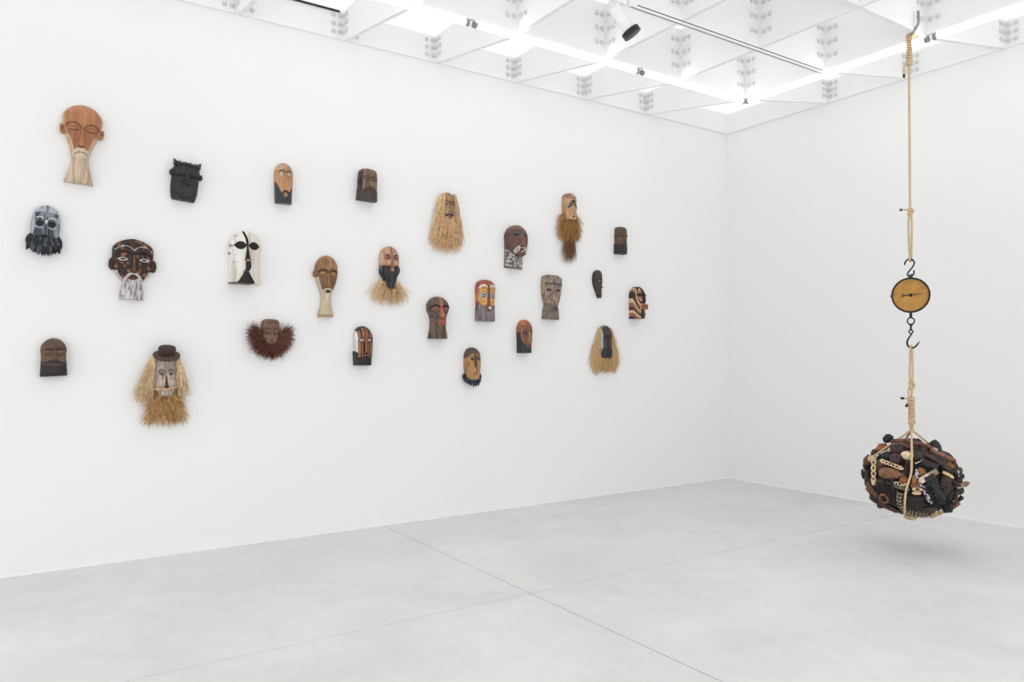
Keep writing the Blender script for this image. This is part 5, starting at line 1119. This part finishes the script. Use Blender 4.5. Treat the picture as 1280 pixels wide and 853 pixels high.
hand = [
 ('head', 1111.5, 551, 14, 12, 70, BK, .03, 'black ball-shaped head on top'), ('lump', 1102, 561, 17, 12, 20, (150, 92, 46), .0, 'orange brown lump'), ('plank', 1127, 551.5, 24, 6, -10, (116, 68, 50), .02, None),
 ('plank', 1133, 556, 18, 5, -22, (98, 58, 46), .02, None), ('head', 1123, 560.5, 17, 16, 100, PB, .03, None), ('head', 1121.5, 571, 16, 15, 80, (70, 48, 46), .045, None),
 ('lump', 1135, 566.5, 14, 11, 10, (232, 208, 168), .04, 'cream knob'), ('dome', 1109.5, 569, 15, 11, -15, (40, 40, 42), .03, 'black cap'), ('spoon', 1109.5, 564, 14, 6, 20, (222, 204, 170), .03, 'pale spoon'),
 ('bone', 1117.5, 577.5, 27, 5.5, -22, (230, 200, 158), .06, 'cream openwork strip'), ('bone', 1096.5, 587, 30, 8, -82, (226, 196, 150), .055, 'cream openwork strip hanging downwards'),
 ('lump', 1093, 574.5, 12, 8, 10, (206, 176, 130), .04, None), ('pot', 1117, 587, 30, 14, -4, (128, 88, 50), .04, 'tan brown pot lying on its side'), ('lump', 1086, 578, 16, 11, 80, RBR, .02, None), ('bowl', 1082.5, 585.5, 15, 8, -28, (58, 36, 32), .02, None),
 ('head', 1094, 567.5, 12, 9, 30, (72, 46, 42), .01, None), ('lump', 1105, 578, 12, 13, 60, (88, 60, 50), .02, None), ('figure', 1133, 580, 20, 12, 80, (60, 42, 44), .0, None), ('lump', 1131, 593, 12, 10, 0, (158, 84, 44), .03, None),
 ('stick', 1150, 555.5, 30, 5.5, -14, (112, 72, 56), .04, 'long brown stick'), ('stick', 1175, 565.5, 32, 5.5, -13, (134, 88, 62), .05, 'long brown stick end pointing right'), ('stick', 1166, 569, 32, 7, -28, (70, 46, 42), .03, None), ('stick', 1173, 573, 30, 6, -42, (64, 44, 40), .03, None),
 ('dome', 1147, 565.5, 17, 13, 5, (56, 50, 50), .03, None), ('head', 1143, 551, 9, 8, 90, (38, 40, 44), .02, None), ('head', 1149, 553.5, 8, 7, 60, BK, .02, None), ('lump', 1158, 555.5, 10, 6, -20, (176, 132, 52), .02, 'ochre yellow piece'), ('stick', 1166, 559, 9, 3, -10, (214, 204, 190), .03, None), ('lump', 1161.5, 558, 8, 6, -30, (40, 36, 36), .02, None),
 ('spoon', 1149, 572.5, 12, 5, 30, (232, 222, 206), .06, 'ivory coloured spoon'), ('drum', 1159.5, 575, 20, 11, -18, (40, 42, 44), .04, None), ('comb', 1158.5, 586.5, 24, 7, -145, (228, 206, 182), .07, 'pale comb'), ('stick', 1179.5, 585.5, 15, 4, -22, (232, 198, 142), .06, 'cream stick'),
 ('horn', 1191, 580, 20, 7, -60, (40, 34, 32), .03, None), ('lump', 1184, 577, 13, 11, -60, (126, 78, 44), .01, None), ('horn', 1189.5, 588, 22, 5, -80, (44, 40, 40), .04, None), ('spoon', 1191.5, 585, 8, 3, 80, (220, 220, 222), .05, 'small white chip'),
 ('stick', 1197, 597.5, 20, 6, 4, (140, 108, 86), .05, 'tan stick end poking out at the right'), ('lump', 1192, 598, 9, 6, 10, (196, 172, 128), .05, None), ('dome', 1194.5, 604.5, 13, 15, 80, (64, 42, 38), .02, None),
 ('lump', 1150, 583, 14, 11, 60, (156, 104, 44), .01, None), ('plank', 1144, 593.5, 16, 8, 80, (150, 94, 50), .03, None), ('cup', 1147, 597, 12, 6, 80, (128, 82, 48), .05, None),
 ('bowl', 1145.8, 601, 12, 5, 0, (228, 198, 152), .07, 'cream dish'), ('bowl', 1145, 605, 11, 4.5, 0, (226, 194, 146), .07, 'cream dish'), ('box', 1143.5, 617, 20, 17, 88, (52, 47, 47), .03, 'dark grey-brown ribbed box'), ('figure', 1166.5, 601, 40, 20, -62, (40, 40, 42), .05, 'large black carved figure'),
 ('head', 1170, 607, 14, 12, -40, (38, 40, 43), .08, None), ('mask', 1178, 596, 28, 16, 80, (66, 42, 36), .03, None), ('figure', 1160, 592, 26, 9, 60, (44, 42, 42), .04, None), ('wedge', 1183, 622, 18, 12, 95, (36, 38, 42), .04, None), ('ring', 1185.5, 601, 8, 8, 0, (52, 40, 34), .06, None), ('stick', 1188.5, 612, 22, 4, -78, (76, 60, 50), .06, None),
 ('cup', 1189.5, 623.5, 12, 8, 35, (128, 84, 48), .03, None), ('wedge', 1195, 618.5, 13, 9, 215, (34, 34, 36), .02, None), ('dome', 1157, 627.5, 26, 10, 4, (68, 48, 44), .03, None),
 ('bone', 1172, 632.5, 20, 9, 28, (214, 182, 138), .03, 'cream openwork piece at the lower right'), ('lump', 1163, 635, 8, 6, 30, (190, 160, 120), .03, None), ('lump', 1179, 630, 6, 6, 0, BK, .0, None), ('lump', 1164, 638.5, 7, 5, 0, BK, .0, None), ('dome', 1138, 639.5, 16, 9, 180, (204, 182, 142), .05, 'cream bowl at the very bottom'), ('bowl', 1151, 640.5, 18, 8, 5, (82, 54, 44), .0, None),
 ('lattice', 1113, 611.5, 27, 22, -4, (52, 42, 40), .04, 'dark lattice panel'), ('cup', 1096, 611, 28, 8.5, 140, (108, 72, 48), .04, 'hollow brown tube'), ('ring', 1108.5, 616, 12, 13, 20, (138, 92, 50), .06, None), ('lump', 1095, 624, 18, 13, -40, (66, 44, 38), .01, None),
 ('bowl', 1112.5, 629.5, 28, 11, -8, (86, 52, 40), .03, 'long red-brown boat-shaped bowl'), ('bowl', 1114.5, 636.5, 24, 8, -10, (54, 38, 36), .0, None), ('wedge', 1087.5, 616, 10, 9, -90, (120, 86, 52), .02, None), ('stick', 1081, 595, 13, 4, -62, (70, 48, 38), .03, None), ('drum', 1086.5, 597, 18, 10, 100, (58, 48, 46), .02, None),
 ('spoon', 1083.5, 604, 16, 3, -85, (176, 152, 118), .03, None), ('bowl', 1109, 597.5, 22, 7, -4, (74, 50, 44), .04, None), ('stick', 1119.8, 597.5, 17, 4, 90, (38, 38, 42), .075, 'small black upright post'), ('bone', 1126.5, 597, 14, 6, 5, (222, 192, 148), .05, None), ('plank', 1128, 601, 20, 4, -12, (110, 100, 86), .06, None),
 ('figure', 1103, 601.5, 22, 9, 35, (42, 40, 44), .03, None), ('head', 1100, 633, 10, 9, 0, (52, 44, 44), .0, None), ('plank', 1090, 607, 22, 8, -62, (84, 58, 44), .01, None), ('lump', 1104, 622, 10, 9, 0, (74, 46, 38), .02, None), ('figure', 1128, 636, 20, 9, -20, (58, 42, 40), .0, None)]
for h_ in hand:
    k_, px, py, L, w_, a_, c_, o_, lb = h_; item(k_, px, py, L, w_, a_, c_, o_*.6, lb)
# beads
q = MB(); n = 26
for i in range(n):
    t = i/(n-1); px = 1144+18*t; py = 580+39*t; dx, dz = bpx(px, py); p = on_ball(dx, dz); p.y += .035
    for g_ in (-1, 1): q.ball(p+Vector((g_*.0058, 0, g_*.003)), (.0065, .0065, .0062), lin((220, 220, 226) if (i//2+(g_ > 0)) % 3 else (52, 48, 104)), 8, 5)
q2 = MB(); q2.add(q.v, q.f, np.array(q.c), Matrix((RB, -FB, UP)).transposed().to_4x4()); q2.build('bead_string', M['item'], BU, label='string of white and dark blue beads')
# patterned curved piece
q = MB(); pts = []
for px, py in ((1127, 606), (1125.5, 614), (1126, 622), (1129.5, 629), (1136, 633.5), (1145, 636), (1153, 636.5), (1160, 634.5)):
    dx, dz = bpx(px, py); p = on_ball(dx, dz); p.y += .02; pts.append(p)
pts = smooth(pts, 8); n = 12; cl = []
q.tube(pts, .026, n)
for i in range(len(pts)):
    for k in range(n): cl.append(lin((214, 196, 168)) if (i+2*k) % 4 < 2 and k % 2 else lin((58, 44, 38)))
q.c = cl; q2 = MB(); q2.add(q.v, q.f, np.array(q.c), Matrix((RB, -FB, UP)).transposed().to_4x4()); q2.build('patterned_horn', M['item'], BU, label='curved dark piece with fine pale pattern')
# the rest of the bundle, packed all round
kinds = ['lump', 'head', 'figure', 'bowl', 'dome', 'stick', 'plank', 'comb', 'horn', 'drum', 'box', 'pot', 'spoon', 'ring', 'cup', 'mask', 'wedge', 'figure', 'head', 'lump']
cols = [BR, RBR, BK, (46, 36, 34), (74, 50, 42), (54, 44, 44), (108, 70, 48), BK, (84, 56, 44), (60, 40, 36), OR, (44, 42, 44), (132, 86, 52), (200, 172, 130)]
NF = 170
for i in range(NF):
    z = 1-2*(i+.5)/NF; ph = i*2.399963; r_ = math.sqrt(1-z*z); d = Vector((r_*math.cos(ph), r_*math.sin(ph), z))
    front = d.y > .25; k = .77 if front else (.83 if d.z > .3 else .92)
    p = Vector((d.x*BA, d.y*BD, d.z*BC))*k; n_ = Vector((p.x/BA**2, p.y/BD**2, p.z/BC**2)).normalized()
    kd = rd.choice(kinds); fn, nm = IT[kd]; q = MB(); L = rd.uniform(.09, .14) if kd not in ('stick', 'spoon', 'horn', 'comb') else rd.uniform(.12, .17); w_ = L*rd.uniform(.5, .75) if kd not in ('stick', 'spoon') else L*.25
    c = rd.choice(cols[:-1] if front else cols); fn(q, L, w_, lin(c), rd.random()*50)
    q2 = MB(); q2.add(q.v, q.f, np.array(q.c), place(0, 0, rd.uniform(0, 6.28), nrm=n_, p=p)); q2.build(nm, M['item'], BU)
q = MB(); q.ball((0, 0, 0), (BA*.86, BD*.82, BC*.86), lin((34, 27, 25)), 40, 26, bump=.25, seed=3, mat=Matrix((RB, -FB, UP)).transposed().to_4x4()); q.build('packing', M['item'], BU, label='dark filling between the carvings')
